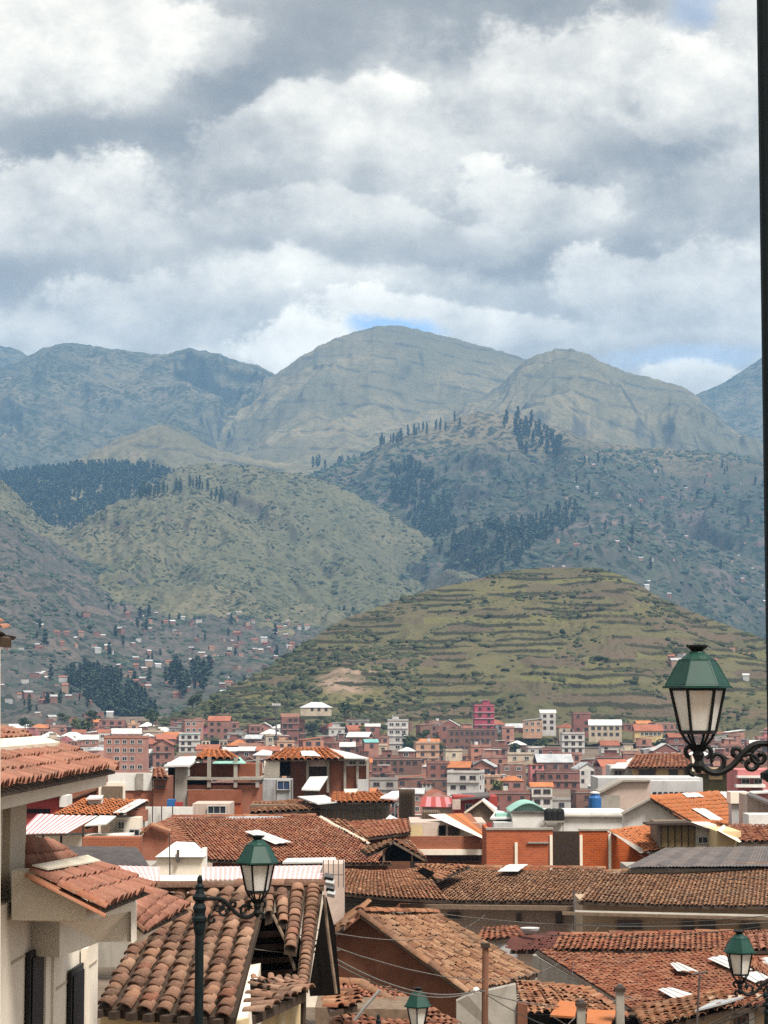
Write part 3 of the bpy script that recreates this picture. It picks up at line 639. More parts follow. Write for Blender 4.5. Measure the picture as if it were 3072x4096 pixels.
def far_house(p, r, phrase, group, i):
    k = r.randrange(3); wi = r.choices((0, 1, 2), (2, 5, 3))[0]; ri = r.choices((0, 1, 2), (3, 4, 3))[0]; wm, rm = FARW[wi], FARR[ri]
    o = bpy.data.objects.new('hillside_house', None); COL.objects.link(o); o.location = p; o.rotation_euler.z = r.uniform(-.6, .6); s = r.uniform(.38, .82); o.scale = (s * r.uniform(.8, 1.5), s, s)
    tag(o, 'tiny %s house, %s roof, %s, %s from left' % (('white', 'brick', 'clay')[wi], ('pale', 'red', 'grey')[ri], phrase, ORD(i)), 'house', group)
    for nm, me, m in zip(('wall', 'roof'), FH[k], (wm, rm)):
        key = (nm, k, m.name)
        if key not in FHC:
            c2 = me.copy(); c2.materials.clear(); c2.materials.append(m); FHC[key] = c2
        c = bpy.data.objects.new(nm, FHC[key]); COL.objects.link(c); c.parent = o
FHC = {}
def far_village(key, n, keep, seed, phrase, group):
    r = random.Random(seed); got = []
    for _ in range(n):
        q = on_hill(key, r, keep)
        if q and all(abs(q[1] - a) > 14 or abs(q[2] - b) > 7 for _, a, b in got): got.append(q)
    for i, q in enumerate(sorted(got, key=lambda z: z[1])): far_house(q[0], r, phrase, group, i)
far_village('dark settled slope on the left', 215, lambda px, py: -40 < px < 1250 and np.interp(px, [-40, 600, 700, 1250], [2500, 2440, 2420, 2480]) < py < 2800, 31, 'on the dark left slope', 'tiny houses on the dark left slope')
far_village(WS, 75, lambda px, py: 2000 < px < 3080 and 1830 < py < 2420 and px > 2000 + (2420 - py) * .4, 32, 'on the wooded right slope', 'tiny houses on the wooded slope')
far_village('terraced hill', 7, lambda px, py: 2600 < px < 3000 and 2560 < py < 2720, 33, 'on the terraced hill', 'sheds on the terraced hill')

far_village('low hill at the left edge', 34, lambda px, py: -60 < px < 470 and py > 2765, 34, 'on the low left hill', 'houses on the low hill')
# ------------------------------------------------------------------ the town at the foot of the terraced hill
def simple_wall(name, c, r=.12):
    m, g = base_mat(name, .9, 0, .2)
    n = g.noise(g.pos, .35, 4, .6); s = g.noise(g.v('MULTIPLY', g.pos, (1.5, 1.5, .25)), 1.0, 3, .6)
    col = g.mix(g.rng(n, .35, .7), c, tuple(x * .75 for x in c)); col = g.mix(g.rng(s, .5, .75, 0, .4), col, tuple(x * .5 for x in c))
    ra = g.new('ShaderNodeObjectInfo').outputs['Random']; hv = g.new('ShaderNodeHueSaturation'); g.l.new(col, hv.inputs['Color'])
    g.put(hv.inputs['Value'], g.rng(ra, 0, 1, 1 - r, 1 + r, False)); g.l.new(hv.outputs[0], g.b.inputs['Base Color']); return m
WALLS = {'pinkish brick': simple_wall('town_pink_brick', (.40, .20, .155), .2), 'dull red brick': simple_wall('town_dull_brick', (.28, .125, .10), .2), 'salmon brick': simple_wall('town_salmon_brick', (.44, .205, .145), .15),
         'brown brick': simple_wall('town_brown_brick', (.23, .125, .095), .2), 'cream': simple_wall('town_cream', (.58, .48, .36)), 'white': simple_wall('town_white', (.60, .575, .54)),
         'grey concrete': simple_wall('town_concrete', (.34, .32, .30)), 'rose pink': simple_wall('town_rose', (.55, .20, .20)), 'pale blue': simple_wall('town_blue', (.26, .33, .38)), 'peach': simple_wall('town_peach', (.60, .36, .24)),
         'crimson': simple_wall('town_crimson', (.42, .08, .12), .05), 'yellow': simple_wall('town_yellow', (.62, .46, .22), .05)}
ROOFS = {'flat roof': simple_wall('town_slab', (.36, .29, .25)), 'pale sheet roof': simple_wall('town_tin', (.60, .585, .56)), 'red tiled roof': simple_wall('town_red_tile', (.32, .115, .07), .2), 'orange roof': simple_wall('town_orange', (.46, .17, .07)),
         'turquoise roof': simple_wall('town_turq', (.20, .46, .44)), 'rusty roof': simple_wall('town_rust', (.24, .12, .085)), 'grey sheet roof': simple_wall('town_greytin', (.45, .46, .47))}
T_GLASS = glass_mat('town_glass', (.022, .026, .035), .2); T_DARK = plain('town_dark_opening', (.030, .024, .022), (.02, .017, .016), .5)
def unit_window():
    """1 x 1 window in the xz plane, pane set back in a proud frame"""
    mb = MB(); f = .10
    mb.box((0, -.02, .5 - f / 2), (1, .10, f)); mb.box((0, -.02, -.5 + f / 2), (1.06, .16, f)); mb.box((-.5 + f / 2, -.02, 0), (f, .10, 1 - 2 * f)); mb.box((.5 - f / 2, -.02, 0), (f, .10, 1 - 2 * f)); mb.box((0, -.025, 0), (f * .7, .06, 1 - 2 * f))
    mb.m = 1; mb.add([(-.5 + f, -.028, -.5 + f), (.5 - f, -.028, -.5 + f), (.5 - f, -.028, .5 - f), (-.5 + f, -.028, .5 - f)], [(0, 1, 2, 3)])
    return mb
def win_mesh(frame, glass):
    mb = unit_window(); me = mesh('window', mb.v, mb.f, mi=mb.mi); me.materials.append(frame); me.materials.append(glass); return me
FRAME_W = plain('pale_frame', (.6, .58, .55), (.5, .48, .45), 1); FRAME_D = plain('brown_frame', (.16, .10, .075), (.12, .08, .06), 1)
WIN = [win_mesh(FRAME_W, T_DARK), win_mesh(FRAME_D, T_DARK), win_mesh(FRAME_D, T_GLASS)]
UNIT = None
def unit_box():
    global UNIT
    if UNIT is None: UNIT = MB().box((0, 0, 0), (1, 1, 1))
    return UNIT
BOXC = {}
def boxmesh(name, m):
    k = (name, m.name)
    if k not in BOXC:
        b = unit_box(); me = mesh(name, b.v, b.f); me.materials.append(m); BOXC[k] = me
    return BOXC[k]
def cbox(name, parent, m, c, s):
    o = bpy.data.objects.new(name, boxmesh(name, m)); COL.objects.link(o); o.parent = parent; o.location = c; o.scale = s; return o
def cwin(parent, k, c, w, h, side=0):
    o = bpy.data.objects.new('window', WIN[k]); COL.objects.link(o); o.parent = parent; o.location = c; o.scale = (w, 1, h)
    if side: o.rotation_euler.z = side * math.pi / 2
    return o
SEEN_ROOFS = {}
def roof_mesh(kind, w, d, m):
    k = (kind, round(w), round(d), m.name)
    if k in SEEN_ROOFS: return SEEN_ROOFS[k]
    w, d = round(w) + .5, round(d) + .5; mb = MB(); hx, hy = w / 2, d / 2; h = {'gable': hx * .55, 'side': hy * .5, 'hip': hy * .5, 'shed': w * .12}[kind]
    if kind == 'gable':
        for s in (-1, 1): mb.prism([(s * hx, -hy, 0), (s * hx, hy, 0), (0, hy, h), (0, -hy, h)], (0, 0, .18))
    elif kind == 'side':
        for s in (-1, 1): mb.prism([(-hx, s * hy, 0), (hx, s * hy, 0), (hx, 0, h), (-hx, 0, h)], (0, 0, .18))
    elif kind == 'hip':
        q = max(hx - hy, .3)
        for pl in ([(-hx, -hy, 0), (hx, -hy, 0), (q, 0, h), (-q, 0, h)], [(hx, hy, 0), (-hx, hy, 0), (-q, 0, h), (q, 0, h)], [(hx, -hy, 0), (hx, hy, 0), (q, 0, h)], [(-hx, hy, 0), (-hx, -hy, 0), (-q, 0, h)]): mb.prism(pl, (0, 0, .16))
    else: mb.prism([(-hx, -hy, 0), (hx, -hy, h), (hx, hy, h), (-hx, hy, 0)], (0, 0, .16))
    me = mesh('roof', mb.v, mb.f); me.materials.append(m); SEEN_ROOFS[k] = me; return me
NSTOREY = {1: 'single-storey', 2: 'two-storey', 3: 'three-storey', 4: 'four-storey', 5: 'five-storey', 6: 'six-storey'}
def house(name, loc, w, d, n, wall, roof, kind, yaw, r, label, group, sh=2.7, cat='house', balcony=False, winw=1.5, winh=1.4, cols=None, annex=False):
    o = bpy.data.objects.new(name, None); COL.objects.link(o); o.location = loc; o.rotation_euler.z = yaw; tag(o, label, cat, group)
    H = n * sh; wm = WALLS[wall]; rm = ROOFS[roof]
    cbox('wall', o, wm, (0, 0, H / 2 - 1), (w, d, H + 2))
    if kind == 'flat':
        cbox('roof', o, rm, (0, 0, H + .09), (w + .35, d + .35, .18))
        for s in (-1, 1): cbox('parapet', o, wm, (s * (w / 2 - .05), 0, H + .5), (.2, d, .64))
        cbox('parapet', o, wm, (0, -d / 2 + .05, H + .5), (w - .32, .2, .6))
        if r.random() < .35:
            tw = r.uniform(.3, .55) * w; cbox('stair_tower', o, wm, (r.uniform(-.2, .2) * w, d * .15, H + 1.35), (tw, d * .5, 2.4))
            cbox('stair_tower_roof', o, ROOFS['pale sheet roof' if r.random() < .5 else roof], (0, d * .15, H + 2.66), (tw + 1.2, d * .5 + .7, .14))
        if r.random() < .3: cbox('water_tank', o, MATS['town_white'] if r.random() < .6 else BLACK_T, (r.uniform(-.3, .3) * w, d * .1, H + 1.0), (1.2, 1.2, 1.6))
        if r.random() < .3:
            for s in (-1, 0, 1): cbox('column', o, MATS['town_concrete'], (s * (w / 2 - .35), -d / 2 + .4, H + 1.15), (.3, .3, 2.0))
    else:
        ro = bpy.data.objects.new('roof', roof_mesh(kind, w, d, rm)); COL.objects.link(ro); ro.parent = o; ro.location = (0, 0, H - .02)
        if kind == 'gable':
            h = (round(w) + .5) / 2 * .55 * .93; mb = MB(); mb.prism([(-w / 2 * .93, 0, 0), (w / 2 * .93, 0, 0), (0, 0, h)], (0, .25, 0)); me = mesh('gable_wall', mb.v, mb.f); me.materials.append(wm)
            for yy in (-d / 2 + .05, d / 2 - .3):
                go = bpy.data.objects.new('gable_wall', me); COL.objects.link(go); go.parent = o; go.location = (0, yy, H)
    if annex and r.random() < .75:
        for s in ((-1, 1) if r.random() < .35 else (r.choice((-1, 1)),)):
            an = r.choice([1, 1, 2]) if n > 1 else 1; aw = w * r.uniform(.35, .6); ad = d * r.uniform(.5, .8); ax = s * (w / 2 + aw * r.uniform(-.25, .30)); ay = -d / 2 - ad * r.uniform(.05, .35); ah = an * sh * r.uniform(.75, 1.0)
            am = WALLS[r.choices(list(WALLS), (20, 20, 16, 12, 8, 9, 10, 2, 1.5, 3, 0, 1))[0]]; cbox('annex', o, am, (ax, ay, ah / 2 - 1.5), (aw, ad, ah + 3)); cbox('annex_roof', o, ROOFS[r.choices(list(ROOFS), (20, 26, 14, 8, 2, 16, 16))[0]], (ax, ay, ah + .08), (aw + .4, ad + .4, .14))
            for f in range(an):
                for c in range(2): cwin(o, r.choice((1, 2)), (ax + (c - .5) * aw * .45, ay - ad / 2, f * sh + sh * .5), aw * .26, 1.1)
    nc = cols or max(1, int(w / r.uniform(2.4, 3.4))); wk = r.choice((0, 1, 1, 2))
    for f in range(n):
        z = f * sh + sh * .55
        for c in range(nc):
            if r.random() < .12: continue
            cwin(o, wk, ((c + .5) / nc * w * .92 - w * .46, -d / 2, z), winw * r.uniform(.85, 1.15), winh)
        if abs(yaw) > .1:
            s = 1 if yaw < 0 else -1
            for yy in (-.22, .22):
                if r.random() < .6: cwin(o, wk, (s * w / 2, yy * d, z), winw * .8, winh, s)
        if f and (balcony or r.random() < .25): cbox('floor_band', o, ROOFS['flat roof'] if not balcony else WALLS['white'], (0, -d / 2 - .12, f * sh + .05), (w + .1, .5, .22))
    return o
def gz(x, y): return float(ground_z(0, y))
LANDMARKS = [  # px centre, base py, distance, width px, storeys, wall, roof, kind, storey height px, name, label, kwargs
    (1935, 2925, 1000, 78, 4, 'crimson', 'flat roof', 'flat', 25, 'narrow_tower_house', 'crimson four-storey tower house standing tallest at the hill foot', dict(cols=2, balcony=True)),
    (1592, 3005, 960, 80, 4, 'white', 'flat roof', 'flat', 30, 'white_block', 'white four-storey block banded with dark window strips below the terraced hill', dict(cols=3, balcony=True, winw=1.9)),
    (1890, 3005, 965, 200, 3, 'brown brick', 'flat roof', 'flat', 28, 'apartment_block', 'long brown three-storey block full of dark windows under the crimson tower', dict(cols=9)),
    (1265, 2846, 1015, 120, 1, 'cream', 'pale sheet roof', 'hip', 15, 'hall', 'low cream hall with white hipped roof standing highest on the hill foot', dict(cols=4)),
    (2130, 2935, 990, 76, 2, 'peach', 'pale sheet roof', 'shed', 26, 'peach_house', 'peach two-storey house with pale sheet roof in the top row', dict(cols=3)),
    (2190, 2925, 992, 60, 3, 'white', 'pale sheet roof', 'side', 24, 'white_house', 'white three-storey house with pale roof beside the peach house', dict(cols=2)),
    (2325, 2930, 985, 70, 3, 'dull red brick', 'flat roof', 'flat', 25, 'brick_tower_house', 'dull red brick tower house in the top row towards the big lantern', dict(cols=2)),
    (2290, 3015, 930, 90, 3, 'white', 'flat roof', 'flat', 26, 'white_villa', 'white three-storey villa with open balconies in the middle of the right town', dict(cols=3, balcony=True)),
    (2590, 2950, 960, 110, 1, 'yellow', 'red tiled roof', 'side', 26, 'arcade_house', 'yellow single-storey house with arcade at the right end of the town', dict(cols=6)),
    (2420, 2950, 965, 130, 2, 'cream', 'pale sheet roof', 'side', 24, 'long_cream_house', 'long cream two-storey house with pale roof near the yellow arcade', dict(cols=5)),
    (758, 3010, 940, 84, 3, 'white', 'turquoise roof', 'flat', 24, 'turquoise_roofed_house', 'white three-storey house with turquoise roof left in the town', dict(cols=3, balcony=True)),
    (505, 3085, 700, 165, 4, 'pinkish brick', 'orange roof', 'flat', 33, 'apartment_block', 'tall pinkish apartment block just right of the tiled corner roof', dict(cols=5)),
    (1815, 3120, 880, 120, 4, 'salmon brick', 'flat roof', 'flat', 24, 'apartment_block', 'salmon four-storey block with rows of square windows below the road', dict(cols=4)),
    (1555, 3120, 800, 260, 3, 'brown brick', 'flat roof', 'flat', 27, 'apartment_block', 'wide brown unfinished block right of the orange hipped roof', dict(cols=9)),
    (880, 2960, 1010, 90, 3, 'pinkish brick', 'red tiled roof', 'side', 25, 'brick_house', 'pinkish brick three-storey house in the top row below the scrubby flank', dict(cols=3)),
    (2230, 3190, 740, 170, 3, 'dull red brick', 'flat roof', 'flat', 33, 'apartment_block', 'dull red three-storey block behind the blue water tank', dict(cols=5)),
]
def build_town():
    r = random.Random(77); taken = []
    def zpix(px, py, Y): return P(px, py, Y).z
    for (px, py, Y, wpx, n, wall, roof, kind, spx, nm, lab, kw) in LANDMARKS:
        p = P(px, py, Y); w = wpx * Y / F
        house(nm, p, w, w * .8 if w < 12 else 9, n, wall, roof, kind, r.uniform(-.08, .08), r, lab, None, sh=spx * Y / F, **kw)
        taken.append((px, py, wpx / 2, n * spx, Y))
    rows = [1065, 1030, 995, 955, 915, 875, 835, 795, 755, 715, 675, 635, 600]
    wn = ['pinkish brick', 'dull red brick', 'salmon brick', 'brown brick', 'cream', 'white', 'grey concrete', 'rose pink', 'pale blue', 'peach']; ww = [26, 18, 15, 11, 8, 7, 7, 2, 1.5, 4]
    rn = list(ROOFS); rw = [40, 20, 15, 7, 2, 8, 8]
    names = ['in top row'] + ['in %s row down' % ORD(k) for k in range(1, 11)] + ['in second nearest row', 'in nearest row']
    count = 0
    for ri, Y in enumerate(rows):
        px = -140 + r.uniform(0, 80); i = 0; nt = 0
        while px < 3220:
            w = r.uniform(5.2, 9.2) * (1.0 if r.random() < .87 else 1.4); wp = w * F / Y; cx = px + wp / 2
            yy = Y + r.uniform(-13, 13); z = gz(0, yy) + r.uniform(-.6, 1.6); lim = 2650 if ri < 3 else 3300
            if ri < 1 and (cx < 350 or 1350 < cx < 1500): px += wp; continue
            py = pix((0, yy, z))[1]
            hit = any(abs(cx - a) < wp / 2 + b - 6 and Y < Yl + 12 and py > b2 - hgt - 60 and Y > Yl - 110 for (a, b2, b, hgt, Yl) in taken)
            skip = cx > lim or (ri >= 8 and cx < 330) or r.random() < .06
            n = r.choices([1, 2, 3, 4], (14, 40, 34, 12))[0] if ri > 1 else r.choices([1, 2, 3], (25, 50, 25))[0]
            if cx < 420: n = min(n, 2)
            if not skip and not hit:
                wall = r.choices(wn, ww)[0]; roof = r.choices(rn, rw)[0]; kind = 'flat' if roof == 'flat roof' else r.choice(['gable', 'side', 'side', 'hip', 'shed'])
                yaw = r.uniform(-.30, .30)
                lab = '%s %s house, %s, %s from left %s' % (wall, NSTOREY[n], roof, ORD(i), names[ri])
                house('town_house', ((cx - 1536) / F * yy, yy, z), w, min(w * r.uniform(.7, 1.0), 10), n, wall, roof, kind, yaw, r, lab, 'houses packed in the town below the terraced hill', annex=True, winw=r.uniform(1.1, 1.9), winh=r.uniform(1.1, 1.6))
                count += 1; i += 1
            elif not hit and cx < 2900 and r.random() < .7:
                pt = ((cx - 1536) / F * yy, yy - 4, z); tree(pt, r.uniform(5, 9.5), TOWNT, r, 'town_tree', 'leafy tree between houses, %s tree from left %s' % (ORD(nt), names[ri]), 'trees between the town houses', 1.2); nt += 1
            px += wp * r.uniform(.98, 1.12)
    print('town houses', count)
build_town()
def light_mast():
    b = P(1105, 2945, 900); t = P(1105, 2822, 900); h = t.z - b.z
    o = empty('light_mast', b, 'tall mast with a pale bank of floodlights rising above the brick houses', 'light mast')
    mb = MB(); mb.tube([b - Vector((0, 0, 2)), t], [.35, .2], 8); mb.build('pole', TIN_D, o)
    mb = MB(); mb.box(t + Vector((0, 0, .3)), (3.6, .4, 1.1)); mb.build('floodlight_frame', TIN_G, o)
    for i in range(4): MB().box(t + Vector((-1.3 + i * .87, -.3, .35)), (.7, .25, .75)).build('floodlight', TIN, o)
light_mast()
def town_gardens():
    r = random.Random(3)
    spots = [(1700,2985,930),(1740,3000,925),(1660,3020,900),(1460,2985,930),(1640,3045,880),(1740,3055,870),(1900,3090,860),(1930,3110,840),(1990,3170,760),(2010,3200,740),(1960,3150,780),(1350,2995,940),(2690,3010,930),(2740,2990,940),(2640,3030,900),(2820,3030,880),
             (610,2915,1000),(680,3060,860),(900,3075,850),(1120,3015,900),(2110,3080,850),(2180,3100,800),(340,2960,1000),(300,2930,1020),(250,2905,1030),(370,2920,1010),(1380,2880,1010),(1440,2870,1010),(860,2880,1030),(770,2850,1040),(100,2930,1000)]
    for k, (px, py, Y) in enumerate(sorted(spots)):
        p = P(px, py, Y); tree(p, r.uniform(6, 10), TOWNT, r, 'garden_tree', 'broad green tree on open ground of the town, %s of them from the left' % ORD(k), 'garden trees of the town', 1.35)
town_gardens()
# ------------------------------------------------------------------ kit for the nearer houses
def V3(q): return Vector(q) if isinstance(q, Vector) else P(*q)
def tile_mesh(kind, k, mat):
    """one barrel tile, unit wide and unit long, wider at its lower end (-y); kind sets how many facets"""
    key = ('tile', kind, k, mat.name)
    if key in BOXC: return BOXC[key]
    r = random.Random(k * 7 + kind); seg = (8, 5, 4)[kind]; V, Fc = [], []
    hts = .36 + r.uniform(-.03, .04); tw = r.uniform(-.02, .02)
    def arc(y, w, h, drop):
        return [(-w / 2 * math.cos(math.pi * i / seg) + tw * y, y, h * math.sin(math.pi * i / seg) - drop) for i in range(seg + 1)]
    lo = arc(-.5, .98, hts, 0.0); hi = arc(.5, .78, hts * .82, .0); th = .085
    V = lo + hi; n = seg + 1
    Fc = [(i, i + 1, n + i + 1, n + i) for i in range(seg)]
    V += arc(-.5, .98 - th * 2, hts - th, 0.0); Fc += [(i + 1, i, 2 * n + i, 2 * n + i + 1) for i in range(seg)]
    if kind == 0:
        V += arc(.5, .78 - th * 2, hts * .82 - th, 0.); Fc += [(2 * n + i + 1, 2 * n + i, 3 * n + i, 3 * n + i + 1) for i in range(seg)]
    me = mesh('tile', V, Fc, True); me.materials.append(mat)
    me.polygons.foreach_set('use_smooth', [i < seg for i in range(len(Fc))]); me.update()
    BOXC[key] = me; return me
TCACHE = {}
def place_tiles(parent, mats4, mat, kind, indiv, seed):
    """mats4: list of (distance key, 4x4 numpy); the nearest ones are objects, the rest one mesh"""
    mats4.sort(key=lambda q: q[0]); r = random.Random(seed)
    for d, M in mats4[:indiv]:
        link('tile', tile_mesh(kind, r.randrange(4), mat), parent, None, Matrix(M.tolist()))
    rest = mats4[indiv:]
    if rest:
        lod = 2 if kind else 1; src = []
        for k in range(4):
            me = tile_mesh(lod, k, mat); v = np.array([x.co[:] for x in me.vertices]); f = np.array([list(p.vertices) for p in me.polygons]); src.append((v, f))
        VV, FF, b = [], [], 0
        for d, M in rest:
            v, f = src[r.randrange(4)]; w = v @ M[:3, :3].T + M[:3, 3]; VV.append(w); FF.append(f + b); b += len(w)
        o = link('tiles', np_mesh('tiles', np.concatenate(VV), np.concatenate(FF), True), parent, mat); o['kind'] = 'stuff'
def roofq(parent, TL, TR, BR, BL, mat, pitch=.22, expo=.30, kind=1, indiv=0, seed=1, ncol=None, nrow=None, jit=1.0, deck=True, sag=0.0, fill=.96, thick=.10, ridge=None, gap=0.0):
    """a slope of barrel tiles on the quad top-left, top-right, bottom-right, bottom-left (pixel + distance, or vectors)"""
    A, B, C, D = [V3(q) for q in (TL, TR, BR, BL)]; r = random.Random(seed)
    wtop = (B - A).length; wbot = (C - D).length; ln = ((D - A).length + (C - B).length) / 2
    nc = ncol or max(2, int(max(wtop, wbot) / pitch)); nr = nrow or max(2, int(ln / expo)); out = []
    def at(s, t):
        p = (A * (1 - s) + B * s) * (1 - t) + (D * (1 - s) + C * s) * t
        if sag: p = p - Vector((0, 0, sag * math.sin(math.pi * s) * (1 - .4 * t)))
        return p
    colj = [r.gauss(0, .06) * jit for _ in range(nc)]
    for i in range(nc):
        ph = r.uniform(-.12, .12) * jit
        for j in range(nr):
            if gap and r.random() < gap: continue
            slip = (r.random() < .05 * min(jit, 1.2)) if kind < 2 else False
            s = (i + .5 + colj[i] * .5 + r.gauss(0, .02) * jit) / nc; t = (j + .5 + ph) / nr
            p = at(s, t + (.35 / nr if slip else 0)); dn = (at(s, t + .02) - at(s, t - .02)).normalized(); ac = (at(s + .01, t) - at(s - .01, t)); wd = ac.length / .02 / nc; ac.normalize()
            n = ac.cross(-dn).normalized()
            if n.z < 0: n = -n
            up = -dn; up = (up - n * math.sin(.07 + r.gauss(0, .02) * jit)).normalized()
            n2 = ac.cross(up).normalized()
            if n2.z < 0: n2 = -n2
            tw = r.gauss(0, .035) * jit + (r.uniform(-.22, .22) if slip else 0); x = (ac * math.cos(tw) + up * math.sin(tw)).normalized(); y = n2.cross(x).normalized()
            L = ln / nr * 1.32; W = wd * fill * r.uniform(.95, 1.05); p = p + n2 * (.012 + r.gauss(0, .006) * jit)
            M = np.eye(4); M[:3, 0] = np.array(x) * W; M[:3, 1] = np.array(y) * L; M[:3, 2] = np.array(n2) * W; M[:3, 3] = np.array(p)
            out.append((p.y - t * .5, M))
    place_tiles(parent, out, mat, kind, indiv, seed)
    if deck:
        mb = MB(); off = Vector((0, 0, -thick)); ns = 6 if sag else 1
        for q in range(ns):
            a, b2 = q / ns, (q + 1) / ns; lift = Vector((0, 0, -.03)); quad = [at(a, 1) + lift, at(b2, 1) + lift, at(b2, 0) + lift, at(a, 0) + lift]; mb.prism(quad, off)
        mb.build('roof_deck', DECK, parent)
    if ridge: cap_row(parent, A, B, ridge, .30, .40, seed, name='ridge_tile', kind=kind)
def cap_row(parent, p0, p1, mat, w=.3, step=.40, seed=1, name='ridge_tile', kind=1, sag=0.0, hang=0.0):
    p0, p1 = V3(p0), V3(p1); r = random.Random(seed); n = max(1, int((p1 - p0).length / step)); y = (p1 - p0).normalized(); x = y.cross(Vector((0, 0, 1))).normalized(); z = x.cross(y).normalized()
    for i in range(n):
        t = (i + .5) / n; p = p0.lerp(p1, t) + Vector((0, 0, r.gauss(0, .008) - hang - sag * math.sin(math.pi * t)))
        a = r.gauss(0, .03); xx = (x * math.cos(a) + y * math.sin(a)); yy = z.cross(xx)
        W = w * r.uniform(.92, 1.08); L = (p1 - p0).length / n * 1.22; M = np.eye(4); M[:3, 0] = np.array(xx) * W; M[:3, 1] = np.array(yy) * L; M[:3, 2] = np.array(z) * W * 1.05; M[:3, 3] = np.array(p)
        link(name, tile_mesh(kind, r.randrange(4), mat), parent, None, Matrix(M.tolist()))
def slab(name, parent, pts, off, mat):
    pts = [V3(q) for q in pts]; mb = MB(); mb.prism(pts, off); return mb.build(name, mat, parent)
def blockpx(name, parent, x0, y0, x1, y1, Y, depth, mat, down=0.0):
    """box whose front fills the pixel rectangle at distance Y; its foot may reach further down"""
    a, b = P(x0, y0, Y), P(x1, y1, Y); mb = MB(); z0, z1 = b.z - down, a.z
    mb.box(((a.x + b.x) / 2, Y + depth / 2, (z0 + z1) / 2), (b.x - a.x, depth, z1 - z0)); return mb.build(name, mat, parent)
def winpx(parent, x0, y0, x1, y1, Y, frame=None, glass=None, bars=1, name='window'):
    a, b = P(x0, y0, Y), P(x1, y1, Y); w, h = b.x - a.x, a.z - b.z; c = (a + b) / 2; f = max(.05, min(w, h) * .07)
    mb = MB(); yy = Y - .03
    mb.box((c.x, yy, a.z - f / 2), (w, .08, f)); mb.box((c.x, yy - .02, b.z + f / 2), (w + .06, .12, f))
    for s in (-1, 1): mb.box((c.x + s * (w / 2 - f / 2), yy, c.z), (f, .08, h - 2 * f))
    for k in range(bars): mb.box((a.x + w * (k + 1) / (bars + 1), yy + .01, c.z), (f * .6, .05, h - 2 * f))
    o = mb.build(name, frame or FRAME_W, parent)
    mb = MB(); mb.box((c.x, Y + .0, c.z), (w - 1.6 * f, .035, h - 1.6 * f)); mb.build('pane', glass or GLASS, o)
    return o
def sheets(parent, TL, TR, BR, BL, mats, n, thick=.03, name='sheet', wave=0):
    """a roof of long sheets side by side, each its own piece, laid alternately higher and lower"""
    A, B, C, D = [V3(q) for q in (TL, TR, BR, BL)]
    for i in range(n):
        a, b = i / n - .002, (i + 1) / n + .002; up = Vector((0, 0, (.012 if i % 2 else 0.0)))
        q = [A.lerp(B, a) + up, A.lerp(B, b) + up, D.lerp(C, b) + up, D.lerp(C, a) + up]
        if wave:
            mb = MB(); vs = []; m = wave
            nn = (B - A).cross(D - A).normalized()
            if nn.z < 0: nn = -nn
            for k in range(2 * m + 1):
                f = k / (2 * m); o = nn * (.035 if k % 2 else 0.0); vs += [q[0].lerp(q[1], f) + o, q[3].lerp(q[2], f) + o]
            mb.add(vs, [(2 * k, 2 * k + 1, 2 * k + 3, 2 * k + 2) for k in range(2 * m)]); mb.build(name, mats[i % len(mats)], parent)
        else: slab(name, parent, q, (0, 0, -thick), mats[i % len(mats)])
def cable(p0, p1, sag, rad=.014, label=None, mat=None, group=None, name='power_cable'):
    a, b = V3(p0), V3(p1); mb = MB()
    mb.tube([a.lerp(b, t / 14.) - Vector((0, 0, sag * 4 * (t / 14.) * (1 - t / 14.))) for t in range(15)], rad * .75, 5)
    return tag(mb.build(name, mat or CABLE), label, 'cable', group)

def on_plane(px, py, quad, lift=.0):
    """where the sight line of a photo pixel meets the plane of a roof, raised by lift along its normal"""
    A, B, C, D = [V3(q) for q in quad]; n = (C - A).cross(B - D).normalized()
    if n.z < 0: n = -n
    d = ray(px, py); c = (A + B + C + D) / 4; return d * (c.dot(n) / d.dot(n)) + n * lift
def panel(parent, pts, quad, mat, name='skylight', lift=.10, thick=.02, ribs=5):
    """a ribbed sheet lying on a roof: strips that step up and down"""
    q = [on_plane(a, b, quad, lift) for a, b in pts]; mb = MB()
    if len(q) != 4: q = [q[0], q[1], q[2], q[-1]] if len(q) == 5 else q[:4]
    for i in range(ribs):
        a, b = i / ribs, (i + 1) / ribs; up = Vector((0, 0, .02 if i % 2 else 0.)); mb.prism([q[0].lerp(q[1], a) + up, q[0].lerp(q[1], b) + up, q[3].lerp(q[2], b) + up, q[3].lerp(q[2], a) + up], (0, 0, thick))
    mb.build(name, mat, parent)
# ------------------------------------------------------------------ middle distance: houses between the near roofs and the town
def foot(o_px, py, Y): return P(o_px, py, Y)
HG = 'houses of the middle distance'
def h(name, px, py, Y, label, cat='house'): return empty(name, P(px, py, Y), label, cat, HG)
# --- unfinished brick house (two open storeys)
Y = 165; o = h('unfinished_brick_house', 850, 3260, Y, 'unfinished brick house with open concrete frame and tall grey column')
blockpx('wall', o, 745, 3140, 1040, 3262, Y + .5, 5, BRICK_B, 4)
blockpx('upper_wall', o, 760, 3055, 1040, 3118, Y + 2.2, 3, BRICK_B)
blockpx('dark_interior', o, 748, 3118, 832, 3142, Y + 1.2, 1.0, BLACKISH)
blockpx('floor_slab', o, 742, 3110, 1045, 3120, Y, 5, CONCRETE); blockpx('floor_slab', o, 742, 3158, 940, 3164, Y + .2, 4, CONCRETE)
for x in (836, 942, 1030): blockpx('column', o, x - 7, 3030, x + 7, 3150, Y + .1, .35, CONCRETE)
blockpx('column', o, 700, 3062, 746, 3205, Y - .3, .9, CONCRETE, 5); blockpx('dark_gap', o, 672, 3070, 700, 3200, Y + 1, .5, BLACKISH)
